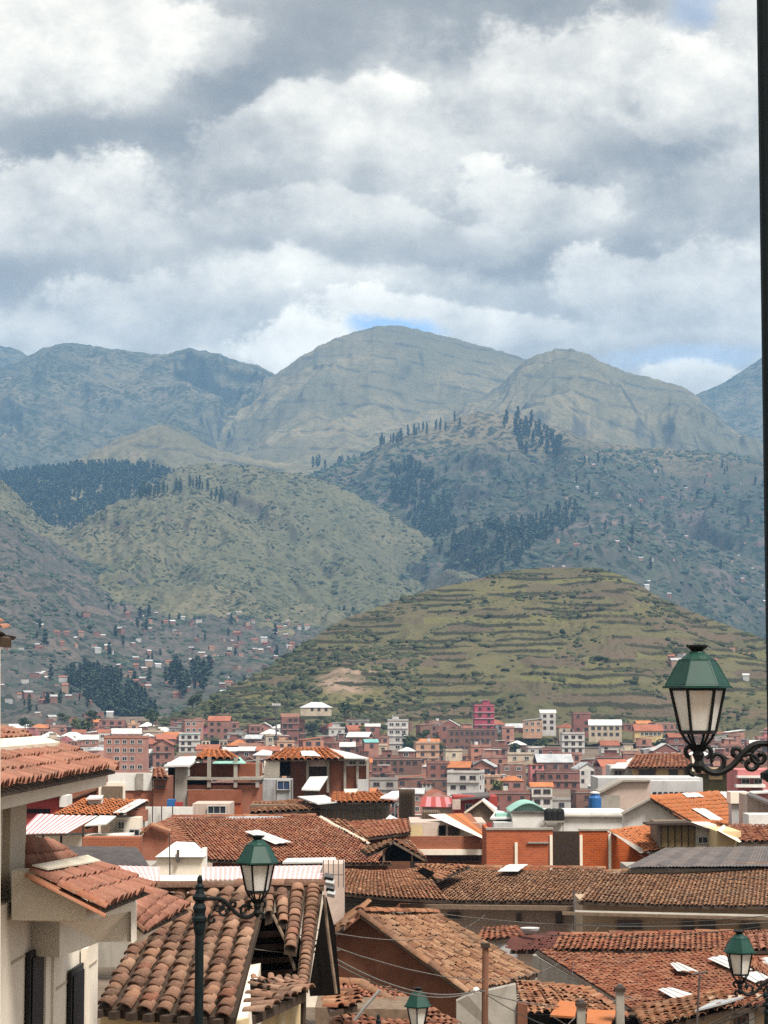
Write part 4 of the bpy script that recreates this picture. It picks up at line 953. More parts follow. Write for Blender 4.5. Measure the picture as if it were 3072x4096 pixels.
slab('sheet_roof', o, [(655, 3062, Y - 1), (760, 3060, Y - 1), (812, 3024, Y + 5), (720, 3026, Y + 5)], (0, 0, -.12), TIN)
roofq(o, (815, 2998, Y + 6), (905, 3000, Y + 6), (960, 3035, Y + 1), (780, 3035, Y + 1), T_ORANGE, .5, .5, 2)
slab('clear_roof', o, [(850, 3052, Y), (985, 3052, Y), (960, 3028, Y + 3), (880, 3030, Y + 3)], (0, 0, -.06), MINT)
blockpx('parapet', o, 752, 3160, 965, 3212, Y - .6, .4, BRICK_B); winpx(o, 815, 3215, 910, 3262, Y - .05, FRAME_W, GLASS, 1)
blockpx('lower_wall', o, 905, 3165, 965, 3265, Y - .5, .4, BRICK)
# --- white and brick block with garage doors
Y = 160; o = h('white_and_brick_house', 520, 3215, Y, 'white parapet house over brick wall, left of the unfinished brick house')
blockpx('wall', o, 498, 3160, 612, 3225, Y, 5, BRICK_B, 4); blockpx('parapet', o, 432, 3092, 608, 3162, Y - .1, .4, WHITE); blockpx('pier', o, 545, 3094, 572, 3160, Y - .25, .2, CONCRETE)
blockpx('brick_tower', o, 614, 3108, 672, 3232, Y - .4, 4, BRICK_B, 4); roofq(o, (612, 3072, Y + 3), (655, 3072, Y + 3), (675, 3112, Y - 1), (606, 3112, Y - 1), T_RED, .4, .4, 2)
blockpx('door_surround', o, 395, 3130, 500, 3215, Y - .2, .3, CREAM, 3); blockpx('roller_door', o, 408, 3145, 490, 3215, Y - .3, .15, WOOD, 3)
winpx(o, 620, 3140, 662, 3152, Y - .45, FRAME_D, GLASS, 0)
blockpx('wall', o, 270, 3150, 398, 3230, Y + .6, 4, BRICK_B, 4); slab('roof', o, [(280, 3192, Y), (392, 3150, Y), (392, 3140, Y + 4), (270, 3165, Y + 4)], (0, 0, -.15), RUST)
# --- red house at far left
Y = 150; o = h('red_house', 165, 3245, Y, 'red walled house with white corner block behind the striped canopy')
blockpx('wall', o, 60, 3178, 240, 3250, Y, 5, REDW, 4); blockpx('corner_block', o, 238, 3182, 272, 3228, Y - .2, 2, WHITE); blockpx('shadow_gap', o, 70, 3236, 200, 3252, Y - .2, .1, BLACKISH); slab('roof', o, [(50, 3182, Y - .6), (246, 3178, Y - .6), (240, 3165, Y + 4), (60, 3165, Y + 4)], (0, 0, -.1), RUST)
# --- orange roof with striped canopy
Y = 112; o = h('canopy_house', 320, 3370, Y, 'orange roofed house with pink and white striped canopy on posts')
roofq(o, (330, 3198, Y + 5), (600, 3204, Y + 5), (470, 3262, Y), (210, 3260, Y), T_ORANGE, .34, .42, 2, seed=3, thick=.06)
sheets(o, (150, 3256, Y + .1), (392, 3262, Y + .1), (268, 3332, Y - 5), (75, 3334, Y - 5), [PINKSTR, WHITESTR], 22)
panel(o, [(452, 3260), (500, 3260), (592, 3208), (545, 3206)], [(330, 3198, Y + 5), (600, 3204, Y + 5), (470, 3262, Y), (210, 3260, Y)], TIN)
slab('skylight', o, [(338, 3306, Y - 3), (425, 3300, Y - 3), (465, 3268, Y - .3), (400, 3266, Y - .3)], (0, 0, .06), TIN)
blockpx('roof_vent', o, 352, 3196, 405, 3224, Y + 3, .8, WHITE); slab('vent_lid', o, [(344, 3200, Y + 2.6), (408, 3198, Y + 2.6), (414, 3186, Y + 4.2), (360, 3187, Y + 4.2)], (0, 0, .08), TIN)
slab('verge_board', o, [(598, 3206, Y + 5), (602, 3214, Y + 5), (345, 3318, Y - 3), (335, 3310, Y - 3)], (0, .1, 0), WOOD_D)
blockpx('wall', o, 440, 3270, 560, 3345, Y + 2, 3, CREAM, 4); blockpx('wall', o, 85, 3340, 520, 3385, Y - 1, 2, CREAM, 4); winpx(o, 470, 3285, 500, 3318, Y + 1.9); winpx(o, 515, 3315, 560, 3345, Y + 1.8)
blockpx('brick_gable', o, 508, 3240, 585, 3285, Y + 3.2, 1, BRICK_B)
for (x, y0, y1) in ((333, 3305, 3388), (245, 3335, 3388), (172, 3335, 3388)): mb = MB(); mb.tube([P(x, y1, Y - 4.6) - Vector((0, 0, 1)), P(x, y0, Y - 4.6)], .06, 6); mb.build('post', WOOD_D, o)
slab('canopy_beam', o, [(75, 3338, Y - 5), (268, 3336, Y - 5), (268, 3342, Y - 5), (75, 3344, Y - 5)], (0, .1, 0), WOOD_D)
# --- dark corrugated shed roof
Y = 78; o = h('corrugated_shed', 430, 3460, Y, 'dark corrugated shed roof with scalloped upper edge beside the tiled bay')
sheets(o, (200, 3385, Y + 4), (548, 3390, Y + 4), (600, 3468, Y), (330, 3462, Y), [TIN_D], 7, wave=5); blockpx('wall', o, 330, 3466, 600, 3520, Y + .4, 3, CONCRETE, 3)
sheets(o, (260, 3440, Y + .5), (340, 3445, Y + .5), (420, 3470, Y - .8), (300, 3470, Y - .8), [TIN_G], 3, wave=3)
blockpx('back_wall', o, 330, 3350, 560, 3386, Y + 14, 1, BRICK_B, 3)
# --- big red-brown tile roof
Y = 108; o = h('broad_tiled_house', 1060, 3470, Y, 'broad red-brown tiled house roof with white skylight behind the lantern')
roofq(o, (690, 3268, Y + 9), (1262, 3262, Y + 9), (1570, 3452, Y), (840, 3440, Y), T_RED, .19, .30, 2, 300, 5, ridge=T_RED, sag=.12)
blockpx('wall', o, 850, 3448, 1560, 3500, Y + .5, 8, ADOBE, 4)
panel(o, [(978, 3338), (1035, 3332), (1165, 3380), (1100, 3388)], [(690, 3268, Y + 9), (1262, 3262, Y + 9), (1570, 3452, Y), (840, 3440, Y)], TIN, lift=.14)
roofq(o, (572, 3320, Y + 5), (692, 3270, Y + 8.6), (835, 3440, Y + .2), (700, 3400, Y + 2), T_RED, .19, .30, 2, 0, 6)
slab('brick_gable', o, [(566, 3345, Y + 2), (600, 3305, Y + 2), (640, 3297, Y + 2), (675, 3320, Y + 2), (690, 3450, Y + 2), (566, 3450, Y + 2)], (0, .4, 0), BRICK_B)
cap_row(o, (566, 3340, Y + 1.8), (606, 3300, Y + 1.8), T_OLD, .3, .3); cap_row(o, (606, 3300, Y + 1.8), (680, 3325, Y + 1.8), T_OLD, .3, .3)
# --- reddish roof right of it
Y = 118; o = h('small_reddish_house', 1480, 3400, Y, 'small reddish tiled roof wedged between the broad roof and the dark gable')
roofq(o, (1380, 3290, Y + 5), (1630, 3278, Y + 6), (1640, 3330, Y + 1), (1470, 3352, Y), T_RED, .28, .36, 2, seed=8); roofq(o, (1290, 3275, Y + 4), (1385, 3285, Y + 4), (1480, 3372, Y - 2), (1440, 3368, Y - 2), T_OLD, .28, .36, 2, seed=9)
blockpx('wall', o, 1470, 3345, 1640, 3420, Y + 1, 3, ADOBE, 3); cap_row(o, (1285, 3272, Y + 3.8), (1478, 3376, Y - 2.2), CREAM_L, .25, .5)
# --- dark gable opening with wooden verge
Y = 100; o = h('open_gable_shed', 1600, 3450, Y, 'open wooden gable with black interior in front of the beige terrace house')
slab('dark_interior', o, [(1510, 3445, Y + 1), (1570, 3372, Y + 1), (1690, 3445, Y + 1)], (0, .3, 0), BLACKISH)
roofq(o, (1440, 3395, Y + 3), (1572, 3360, Y + 3), (1560, 3372, Y), (1470, 3420, Y), T_TAN, .26, .34, 2, seed=10)
slab('verge_board', o, [(1505, 3408, Y), (1570, 3363, Y), (1575, 3372, Y), (1512, 3416, Y)], (0, .15, 0), WOOD); slab('verge_board', o, [(1570, 3363, Y), (1704, 3438, Y), (1698, 3446, Y), (1568, 3372, Y)], (0, .15, 0), WOOD)
roofq(o, (1575, 3358, Y + 4), (1640, 3362, Y + 4), (1710, 3440, Y), (1574, 3364, Y + .1), T_OLD, .26, .34, 2, seed=11)
for x in (1535, 1648): blockpx('post', o, x - 4, 3405, x + 4, 3448, Y + .2, .12, WOOD)
# --- beige terrace house with red and cream awning
Y = 122; o = h('terrace_house', 1820, 3440, Y, 'beige terrace house with sloping red and cream awning over a balcony')
blockpx('wall', o, 1640, 3290, 1945, 3480, Y + 2, 6, PINKISH, 4); blockpx('balcony_wall', o, 1640, 3345, 1945, 3400, Y, .3, BRICK_B); blockpx('balcony_slab', o, 1640, 3398, 1945, 3420, Y - .2, 2.2, CREAM); blockpx('lower_wall', o, 1690, 3420, 1940, 3475, Y + .5, .5, BRICK_B, 2)
winpx(o, 1780, 3425, 1920, 3447, Y + .4, FRAME_D, GLASS, 3); blockpx('door_opening', o, 1755, 3302, 1782, 3350, Y + 1.9, .1, BLACKISH); blockpx('door_opening', o, 1792, 3305, 1838, 3348, Y + 1.9, .1, WOOD_D)
blockpx('shutter', o, 1642, 3300, 1690, 3350, Y + 1.8, .12, YELLOW)
sheets(o, (1712, 3258, Y + 3), (1880, 3252, Y + 5), (1955, 3345, Y - 1.5), (1928, 3352, Y - 1.5), [WHITESTR, CREAM_L, T_ORANGE, T_ORANGE, T_RED], 5)
blockpx('corner_column', o, 1936, 3345, 1950, 3470, Y - .4, .3, CREAM)
blockpx('upper_shed', o, 1690, 3250, 1760, 3300, Y + 6, 3, WOOD, 4)
for k in range(9): blockpx('slat', o, 1692 + k * 7.4, 3242, 1695 + k * 7.4, 3300, Y + 5.7, .1, WOOD_D)
# --- orange hipped roof on brick upper floor
Y = 172; o = h('hip_roofed_brick_house', 1290, 3200, Y, 'brick upper storey under an orange hipped roof with white side sheets')
roofq(o, (1140, 2992, Y + 6), (1310, 2990, Y + 6), (1385, 3036, Y - .5), (1062, 3040, Y - .5), T_ORANGE, .5, .5, 2, seed=12); slab('side_sheet', o, [(1310, 2992, Y + 5.8), (1340, 3030, Y - .2), (1475, 3032, Y), (1400, 3010, Y + 5)], (0, 0, -.1), TIN)
panel(o, [(1208, 3034), (1284, 3036), (1256, 3014), (1202, 3014)], [(1140, 2992, Y + 6), (1310, 2990, Y + 6), (1385, 3036, Y - .5), (1062, 3040, Y - .5)], TIN, lift=.2); slab('side_sheet', o, [(1010, 3020, Y + 3), (1085, 3022, Y + 1), (1090, 3005, Y + 6), (1050, 2998, Y + 6)], (0, 0, -.1), TIN)
blockpx('wall', o, 1160, 3040, 1315, 3240, Y + 1.2, 6, BRICK_B, 4); blockpx('wall', o, 1316, 3036, 1476, 3180, Y + .9, 6, BRICK_B, 4)
for x in (1230, 1312, 1380, 1430, 1470): blockpx('column', o, x - 5, 3040, x + 5, 3170, Y + .5, .3, CONCRETE)
blockpx('lintel_wall', o, 1225, 3042, 1316, 3066, Y + .7, .3, PINKISH); blockpx('opening', o, 1238, 3070, 1305, 3102, Y + 1.05, .12, WOOD_D); blockpx('opening', o, 1118, 3044, 1160, 3104, Y + .9, .3, BLACKISH)
blockpx('upper_band', o, 1385, 3038, 1470, 3064, Y + .7, .12, WHITE); winpx(o, 1395, 3042, 1425, 3060, Y + .65); winpx(o, 1435, 3042, 1462, 3060, Y + .65)
blockpx('white_shaft', o, 1056, 3045, 1118, 3140, Y + .2, 2, CREAM, 3); blockpx('grey_shed', o, 1044, 3118, 1166, 3200, Y - 3, 3, TIN_G, 3); winpx(o, 1108, 3122, 1160, 3160, Y - 3.05, FRAME_W, GLASS_B, 1)
slab('tilted_panel', o, [(1206, 3162, Y - 6), (1278, 3164, Y - 6), (1312, 3110, Y - 3), (1240, 3112, Y - 3)], (0, 0, .1), TIN); blockpx('panel_stand', o, 1215, 3165, 1275, 3180, Y - 5, .4, TIN_D, 1)
for (x, y) in ((1165, 3200), (1045, 3200), (1105, 3200)): blockpx('railing_post', o, x - 2, 3120, x + 2, y, Y - 3.4, .06, TIN_D)
blockpx('light_block', o, 1430, 3118, 1474, 3165, Y - .2, .5, GREYW)
blockpx('roof_terrace', o, 940, 3098, 1060, 3260, Y + 3, 4, BRICK_B, 4); slab('lean_to', o, [(955, 3170, Y - 2), (1070, 3130, Y - 2), (1075, 3115, Y + 2), (965, 3140, Y + 2)], (0, 0, -.1), RUST); blockpx('opening', o, 965, 3170, 1020, 3240, Y - 1.5, .2, WOOD_D)
# --- low sheds with orange and white sheets
Y = 140; o = h('patched_sheds', 1330, 3290, Y, 'low timber sheds patched with orange tiles and white sheets', 'shed')
roofq(o, (1330, 3170, Y + 6), (1520, 3168, Y + 6), (1580, 3208, Y), (1320, 3210, Y), T_ORANGE, .36, .4, 2, seed=14); slab('white_sheet', o, [(1190, 3185, Y + 4), (1300, 3180, Y + 5), (1352, 3206, Y), (1270, 3214, Y - 1)], (0, 0, -.08), TIN); slab('white_sheet', o, [(1520, 3195, Y), (1585, 3200, Y), (1625, 3168, Y + 5), (1570, 3170, Y + 5)], (0, 0, .1), WHITESTR)
slab('white_sheet', o, [(1375, 3165, Y + 6.1), (1430, 3164, Y + 6.1), (1425, 3176, Y + 5), (1380, 3178, Y + 5)], (0, 0, .15), CREAM_L)
blockpx('wall', o, 1280, 3214, 1560, 3290, Y + 1, 4, CONCRETE, 4); blockpx('wall', o, 1000, 3220, 1282, 3285, Y + 2, 4, WOOD, 4); roofq(o, (1010, 3212, Y + 5), (1200, 3200, Y + 6), (1290, 3238, Y), (1000, 3252, Y), T_OLD, .36, .4, 2, seed=15)
for k in range(12): blockpx('board', o, 1290 + k * 22, 3236, 1300 + k * 22, 3286, Y + .8, .12, WOOD)
slab('grey_sheet', o, [(905, 3285, Y - 12), (1170, 3278, Y - 12), (1120, 3262, Y - 8), (920, 3264, Y - 8)], (0, 0, -.1), TIN_G)
blockpx('slatted_wall', o, 1596, 3160, 1660, 3290, Y - 4, 2, WOOD, 3)
for k in range(8): blockpx('slat', o, 1598 + k * 8, 3156, 1602 + k * 8, 3290, Y - 4.2, .1, WOOD_D)
slab('white_sheet', o, [(1540, 3278, Y - 10), (1598, 3278, Y - 10), (1560, 3258, Y - 8)], (0, 0, -.1), TIN)
# --- white yard wall with tank
Y = 138; o = h('white_yard_house', 680, 3270, Y, 'low white walled yard in front of the unfinished brick house')
blockpx('wall', o, 582, 3228, 770, 3275, Y, .4, WHITE, 4); blockpx('wall', o, 770, 3215, 920, 3290, Y + .3, 4, PINKISH, 4); blockpx('blue_drum', o, 668, 3198, 700, 3226, Y + 1, .8, BLUE_T); blockpx('red_crate', o, 700, 3208, 730, 3226, Y + 1, .5, REDW); winpx(o, 830, 3222, 905, 3256, Y + .2, FRAME_W, GLASS, 2)
for x in (610, 646, 690): blockpx('post', o, x - 2, 3225, x + 2, 3290, Y - .3, .06, TIN_D, 1)
# --- red roofs below the town
Y = 230; o = h('red_sheet_house', 1760, 3250, Y, 'red sheet roofed house with dark annex below the town')
sheets(o, (1690, 3186, Y + 8), (1830, 3190, Y + 8), (1850, 3230, Y), (1680, 3226, Y), [REDW, PINKSTR], 8); blockpx('wall', o, 1690, 3228, 1850, 3270, Y + .5, 6, PINKISH, 4); blockpx('wall', o, 1815, 3186, 1990, 3260, Y - 4, 6, REDW, 4); slab('roof', o, [(1830, 3196, Y - 5), (1960, 3182, Y - 5), (1950, 3168, Y + 3), (1850, 3172, Y + 3)], (0, 0, -.2), TIN_D)
blockpx('chimney', o, 1810, 3200, 1842, 3238, Y - 6, 1, PINKISH); winpx(o, 1700, 3236, 1730, 3258, Y + .4); winpx(o, 1860, 3215, 1890, 3240, Y - 4.1)
Y = 190; o = h('brown_gable_house', 1925, 3260, Y, 'brown boarded gable with pale verges below the town')
slab('gable_wall', o, [(1862, 3252, Y), (1928, 3206, Y), (1975, 3250, Y), (1975, 3290, Y), (1862, 3290, Y)], (0, .4, 0), WOOD)
slab('verge', o, [(1856, 3250, Y - .4), (1927, 3200, Y - .4), (1929, 3206, Y - .4), (1862, 3254, Y - .4)], (0, .5, 0), CREAM_L); slab('verge', o, [(1927, 3200, Y - .4), (1984, 3246, Y - .4), (1978, 3252, Y - .4), (1929, 3206, Y - .4)], (0, .5, 0), CREAM_L)
slab('roof', o, [(1856, 3249, Y - .3), (1927, 3199, Y - .3), (1935, 3192, Y + 6), (1870, 3236, Y + 6)], (0, 0, -.1), TIN_D); slab('roof', o, [(1927, 3199, Y - .3), (1984, 3245, Y - .3), (1990, 3232, Y + 6), (1935, 3192, Y + 6)], (0, 0, -.1), TIN)
# --- white block with mint barrel roof
Y = 132; o = h('white_block_house', 2200, 3320, Y, 'long white block with mint barrel vault and black tanks')
blockpx('wall', o, 2050, 3252, 2520, 3330, Y, 6, WHITE, 4); blockpx('roof_edge', o, 2046, 3246, 2180, 3254, Y - .1, 6, TIN_D); slab('roof_edge', o, [(2240, 3262, Y - .2), (2500, 3262, Y - .2), (2590, 3292, Y - .2), (2590, 3298, Y - .2), (2495, 3269, Y - .2), (2240, 3268, Y - .2)], (0, 5, 0), CONCRETE)
mb = MB(); A, B = P(2040, 3250, Y + .5), P(2190, 3250, Y + .5); w = B.x - A.x
arc = [(A.x + w * i / 12., 0, A.z + .52 * math.sin(math.pi * i / 12.)) for i in range(13)]
for i in range(12): mb.prism([(arc[i][0], Y + .4, arc[i][2]), (arc[i + 1][0], Y + .4, arc[i + 1][2]), (arc[i + 1][0], Y + 5, arc[i + 1][2]), (arc[i][0], Y + 5, arc[i][2])], (0, 0, .06))
mb.build('vault_roof', MINT, o); slab('vault_end', o, [tuple(Vector(q) + Vector((0, Y + .6, 0))) for q in arc], (0, .1, 0), WHITE) if False else None
mb = MB(); mb.prism([(q[0], Y + .7, q[2] - .01) for q in arc], (0, .15, 0)); mb.build('vault_end', MINT, o)
for x in (2196, 2218, 2238): mb = MB(); c = P(x, 3284, Y - .6); mb.lathe(c, [(.28, 0), (.30, .1), (.30, .55), (.26, .68), (.12, .74)], 10); mb.build('water_tank', BLACK_T, o)
slab('tank_stand', o, [(2178, 3284, Y - 1), (2258, 3284, Y - 1), (2258, 3290, Y - 1), (2178, 3290, Y - 1)], (0, .9, 0), CONCRETE)
for x in (2182, 2252): blockpx('stand_leg', o, x - 3, 3288, x + 3, 3330, Y - .9, .1, CONCRETE, 1)
blockpx('teal_panel', o, 2505, 3290, 2600, 3317, Y - .3, .08, TEAL); blockpx('low_wall', o, 1975, 3290, 2050, 3330, Y - .3, 2, GREYW, 3); blockpx('mint_tank', o, 1985, 3255, 2045, 3292, Y + 2, 1.5, MINT)
slab('pale_roof', o, [(1960, 3272, Y + 1), (2048, 3270, Y + 1), (2040, 3250, Y + 6), (1985, 3240, Y + 6)], (0, 0, -.1), TIN)
# --- blue water tank
o = h('blue_water_tank', 2383, 3258, 150, 'tall blue water tank on a roof behind the white block', 'water tank')
mb = MB(); c = P(2380, 3258, 150); mb.lathe(c, [(.42, 0), (.44, .1), (.44, 1.1), (.3, 1.25), (.3, 1.4)], 12); mb.build('tank_body', BLUE_T, o); mb = MB(); mb.lathe(c + Vector((0, 0, 1.4)), [(.33, 0), (.33, .08), (.1, .14)], 12); mb.build('lid', WHITE, o); blockpx('stand', o, 2350, 3255, 2412, 3275, 149.5, 1.2, BLUE_T, 3)
# --- pinkish block
Y = 160; o = h('pinkish_block_house', 2600, 3250, Y, 'pinkish grey apartment block with stepped parapet and chapel-like gable end')
blockpx('wall', o, 2392, 3112, 2812, 3180, Y + 4, 6, GREYW, 8); slab('gable_wall', o, [(2400, 3172, Y), (2490, 3126, Y), (2600, 3124, Y), (2600, 3260, Y), (2400, 3290, Y)], (0, 3, 0), PINKISH); slab('coping', o, [(2398, 3166, Y - .3), (2488, 3120, Y - .3), (2602, 3120, Y - .3), (2602, 3126, Y - .3), (2490, 3128, Y - .3), (2400, 3174, Y - .3)], (0, 3.4, 0), CONCRETE)
blockpx('upper_band', o, 2600, 3124, 2812, 3166, Y + 2, 2, GREYW, 6)
for k in range(9): blockpx('window', o, 2612 + k * 22, 3168, 2626 + k * 22, 3190, Y + 1.9, .1, GLASS)
blockpx('lower_wall', o, 2600, 3166, 2812, 3290, Y + 2.1, 1.8, CONCRETE, 2); blockpx('base_patch', o, 2402, 3180, 2480, 3300, Y - .1, .1, CONCRETE)
# --- cream house with red tiled roof above it
Y = 205; o = h('red_tiled_cream_house', 2650, 3120, Y, 'cream house with dark windows under a wide red tiled roof beneath the big lantern')
roofq(o, (2540, 3020, Y + 5), (2755, 3016, Y + 5), (2768, 3070, Y - .5), (2505, 3072, Y - .5), T_RED, .4, .45, 2, seed=18, ridge=T_RED); blockpx('wall', o, 2530, 3072, 2762, 3125, Y + .6, 5, YELLOW, 5)
for (a, b) in ((2555, 2622), (2675, 2712), (2738, 2760)): winpx(o, a, 3076, b, 3110, Y + .5, FRAME_D, GLASS, 2)
blockpx('chimney', o, 2768, 3018, 2785, 3085, Y + 2, 1, CREAM); blockpx('annex', o, 2440, 3062, 2530, 3115, Y + 1.5, 4, GREYW, 5); slab('annex_roof', o, [(2440, 3070, Y), (2500, 3072, Y), (2530, 3048, Y + 4), (2470, 3050, Y + 4)], (0, 0, -.1), TIN)
winpx(o, 2455, 3080, 2490, 3105, Y + 1.4)
# --- house right of it
Y = 215; o = h('olive_walled_house', 2870, 3160, Y, 'olive walled house with cream window wall right of the red tiled cream house')
blockpx('wall', o, 2790, 3085, 2935, 3190, Y, 6, plain('olive_render', (.13, .12, .055), (.10, .09, .045), 1, streak=.3), 5); blockpx('cream_panel', o, 2836, 3070, 2890, 3118, Y - .3, .3, YELLOW); blockpx('brick_wall', o, 2905, 3030, 2985, 3110, Y + 3, 4, BRICK_P, 6); slab('roof', o, [(2780, 3088, Y - 1), (2945, 3086, Y - 1), (2940, 3076, Y + 5), (2790, 3078, Y + 5)], (0, 0, -.15), RUST)
winpx(o, 2850, 3082, 2878, 3106, Y - .35)
Y = 190; o = h('rose_balcony_house', 3010, 3180, Y, 'rose pink house with white balcony rail at the right edge of the town')
blockpx('wall', o, 2950, 3080, 3100, 3200, Y, 6, WALLS['rose pink'], 5); blockpx('balcony', o, 2945, 3138, 3062, 3150, Y - 1, 1, WHITE); blockpx('balcony', o, 2950, 3104, 3060, 3112, Y - .9, .9, WHITE); winpx(o, 2965, 3114, 3000, 3136, Y - .05); winpx(o, 3015, 3114, 3050, 3136, Y - .05); slab('roof', o, [(2985, 3172, Y - 3), (3090, 3168, Y - 3), (3090, 3158, Y), (3010, 3160, Y)], (0, 0, -.1), TIN)
# --- orange tiled house with white gable
Y = 128; o = h('orange_roofed_white_house', 2700, 3330, Y, 'white gabled house with bright orange roof and long white skylight')
slab('gable_wall', o, [(2492, 3250, Y + 1), (2600, 3200, Y + 1), (2752, 3292, Y + 1), (2752, 3340, Y + 1), (2492, 3340, Y + 1)], (0, .4, 0), WHITE)
roofq(o, (2600, 3190, Y + .6), (2880, 3170, Y + 12), (2950, 3290, Y + 8), (2760, 3300, Y + .4), T_ORANGE, .36, .42, 2, seed=20); roofq(o, (2752, 3290, Y + .3), (2950, 3286, Y + 7), (2900, 3345, Y - 2), (2830, 3335, Y - 2.5), T_ORANGE, .36, .42, 2, seed=21)
slab('verge', o, [(2488, 3250, Y + .5), (2600, 3192, Y + .5), (2604, 3198, Y + .5), (2492, 3258, Y + .5)], (0, .5, 0), CONCRETE); slab('verge', o, [(2600, 3192, Y + .5), (2866, 3338, Y - 2.6), (2858, 3344, Y - 2.6), (2602, 3199, Y + .5)], (0, .5, 0), WOOD_D)
panel(o, [(2762, 3244), (2815, 3244), (2905, 3298), (2860, 3302)], [(2600, 3190, Y + .6), (2880, 3170, Y + 12), (2950, 3290, Y + 8), (2760, 3300, Y + .4)], TIN, lift=.16); panel(o, [(2722, 3182), (2786, 3180), (2812, 3196), (2742, 3198)], [(2600, 3190, Y + .6), (2880, 3170, Y + 12), (2950, 3290, Y + 8), (2760, 3300, Y + .4)], TIN, lift=.16); panel(o, [(2872, 3176), (2900, 3176), (2920, 3200), (2898, 3202)], [(2600, 3190, Y + .6), (2880, 3170, Y + 12), (2950, 3290, Y + 8), (2760, 3300, Y + .4)], TIN, lift=.16)
blockpx('chimney_block', o, 2926, 3170, 2990, 3300, Y + 1, 1.2, GREYW, 1); blockpx('chimney_cap', o, 2922, 3168, 2994, 3214, Y + .8, 1.5, CREAM)
# --- right edge: white box house and red roofed ochre house
Y = 120; o = h('brown_roofed_edge_house', 3030, 3310, Y, 'brown gabled house with white wall behind the chimney block at the right edge')
slab('gable_wall', o, [(2990, 3180, Y + 4), (3120, 3230, Y + 4), (3120, 3350, Y + 4), (2990, 3350, Y + 4)], (0, 3, 0), PINKISH); slab('roof', o, [(2985, 3176, Y + 3), (3130, 3232, Y + 3), (3130, 3222, Y + 8), (3000, 3168, Y + 8)], (0, 0, -.12), TIN_D); blockpx('lower_wall', o, 2995, 3258, 3110, 3310, Y + 1, 2, WHITE, 3)
Y = 104; o = h('red_roofed_ochre_house', 2980, 3390, Y, 'ochre house with hipped red tiled roof at the right edge above the grey roof')
roofq(o, (2900, 3302, Y + 6), (3010, 3302, Y + 6), (3060, 3365, Y), (2960, 3368, Y), T_RED, .3, .36, 2, seed=22); roofq(o, (3012, 3302, Y + 6), (3110, 3302, Y + 6), (3140, 3360, Y), (3064, 3364, Y), T_RED, .3, .36, 2, seed=23); blockpx('wall', o, 2868, 3325, 2965, 3392, Y + 1, 4, YELLOW, 3); slab('verge', o, [(2870, 3322, Y + .4), (2898, 3300, Y + 5), (2966, 3366, Y - .2), (2958, 3370, Y - .2)], (0, .3, 0), CREAM_L); blockpx('wall', o, 2960, 3366, 3130, 3400, Y + .8, 3, CREAM, 3)
# --- brown timber house
Y = 108; o = h('timber_walled_house', 2760, 3390, Y, 'brown timber wall and white window wall under a black eave line')
blockpx('wall', o, 2640, 3295, 2782, 3392, Y, 4, WOOD, 3)
for k in range(5): blockpx('board', o, 2648 + k * 27, 3300, 2670 + k * 27, 3388, Y - .1, .08, plain('golden_board', (.22, .15, .07), (.16, .11, .05), 5))
blockpx('white_wall', o, 2780, 3300, 2868, 3392, Y + .1, 3, CREAM, 3); winpx(o, 2790, 3345, 2850, 3375, Y + .05, FRAME_W, GLASS, 2); slab('eave', o, [(2590, 3296, Y - .6), (2770, 3290, Y - .6), (2872, 3330, Y - .6), (2868, 3338, Y - .6), (2765, 3300, Y - .6), (2590, 3303, Y - .6)], (0, 2, 0), WOOD_D)
# --- grey sheet roof
Y = 96; o = h('grey_roofed_house', 2800, 3470, Y, 'low grey-brown corrugated roof behind the long tiled house')
sheets(o, (2660, 3392, Y + 6), (3140, 3386, Y + 6), (3140, 3466, Y), (2500, 3470, Y), [TIN_D, plain('brown_corrugated', (.14, .115, .105), (.10, .08, .075), 2, rough=.6, streak=.3)], 12, wave=4); blockpx('wall', o, 2520, 3474, 3130, 3510, Y + .5, 4, CONCRETE, 3)
# --- orange brick shell
Y = 110; o = h('brick_shell_house', 2240, 3470, Y, 'bare orange brick shell with pale columns and a dark doorway gap')
blockpx('wall', o, 1946, 3318, 2212, 3480, Y, .35, BRICK, 3); blockpx('wall', o, 2318, 3322, 2432, 3485, Y, .35, BRICK, 3); slab('wall', o, [(2446, 3335, Y - .1), (2470, 3345, Y - .1), (2560, 3400, Y - .1), (2600, 3420, Y - .1), (2560, 3440, Y - .1), (2446, 3490, Y - .1)], (0, .35, 0), BRICK)
blockpx('gap_wall', o, 2208, 3326, 2322, 3485, Y + 3, .3, WOOD_D, 2); blockpx('side_wall', o, 1946, 3318, 1960, 3470, Y + .4, 5, BRICK, 2)
for x in (2065, 2205, 2325, 2440): blockpx('column', o, x - 6, 3370 if x in (2065,) else 3340, x + 6, 3480, Y - .08, .3, CREAM, 2)
blockpx('coping', o, 1944, 3312, 2214, 3320, Y - .05, .5, CONCRETE); blockpx('coping', o, 2316, 3316, 2440, 3323, Y - .05, .5, CONCRETE); blockpx('ledge', o, 2110, 3368, 2195, 3374, Y - .1, .12, CONCRETE)
blockpx('back_wall', o, 1960, 3330, 2440, 3480, Y + 5, .3, BRICK, 2)
roofq(o, (2445, 3325, Y + 3), (2620, 3300, Y + 6), (2745, 3390, Y - 1.5), (2575, 3405, Y - 2), T_ORANGE, .3, .36, 2, seed=24); panel(o, [(2635, 3358), (2676, 3352), (2722, 3382), (2684, 3388)], [(2445, 3325, Y + 3), (2620, 3300, Y + 6), (2745, 3390, Y - 1.5), (2575, 3405, Y - 2)], TIN, lift=.14); slab('verge', o, [(2448, 3332, Y - .4), (2470, 3340, Y - .4), (2600, 3410, Y - 2), (2560, 3412, Y - 2)], (0, .3, 0), CONCRETE)
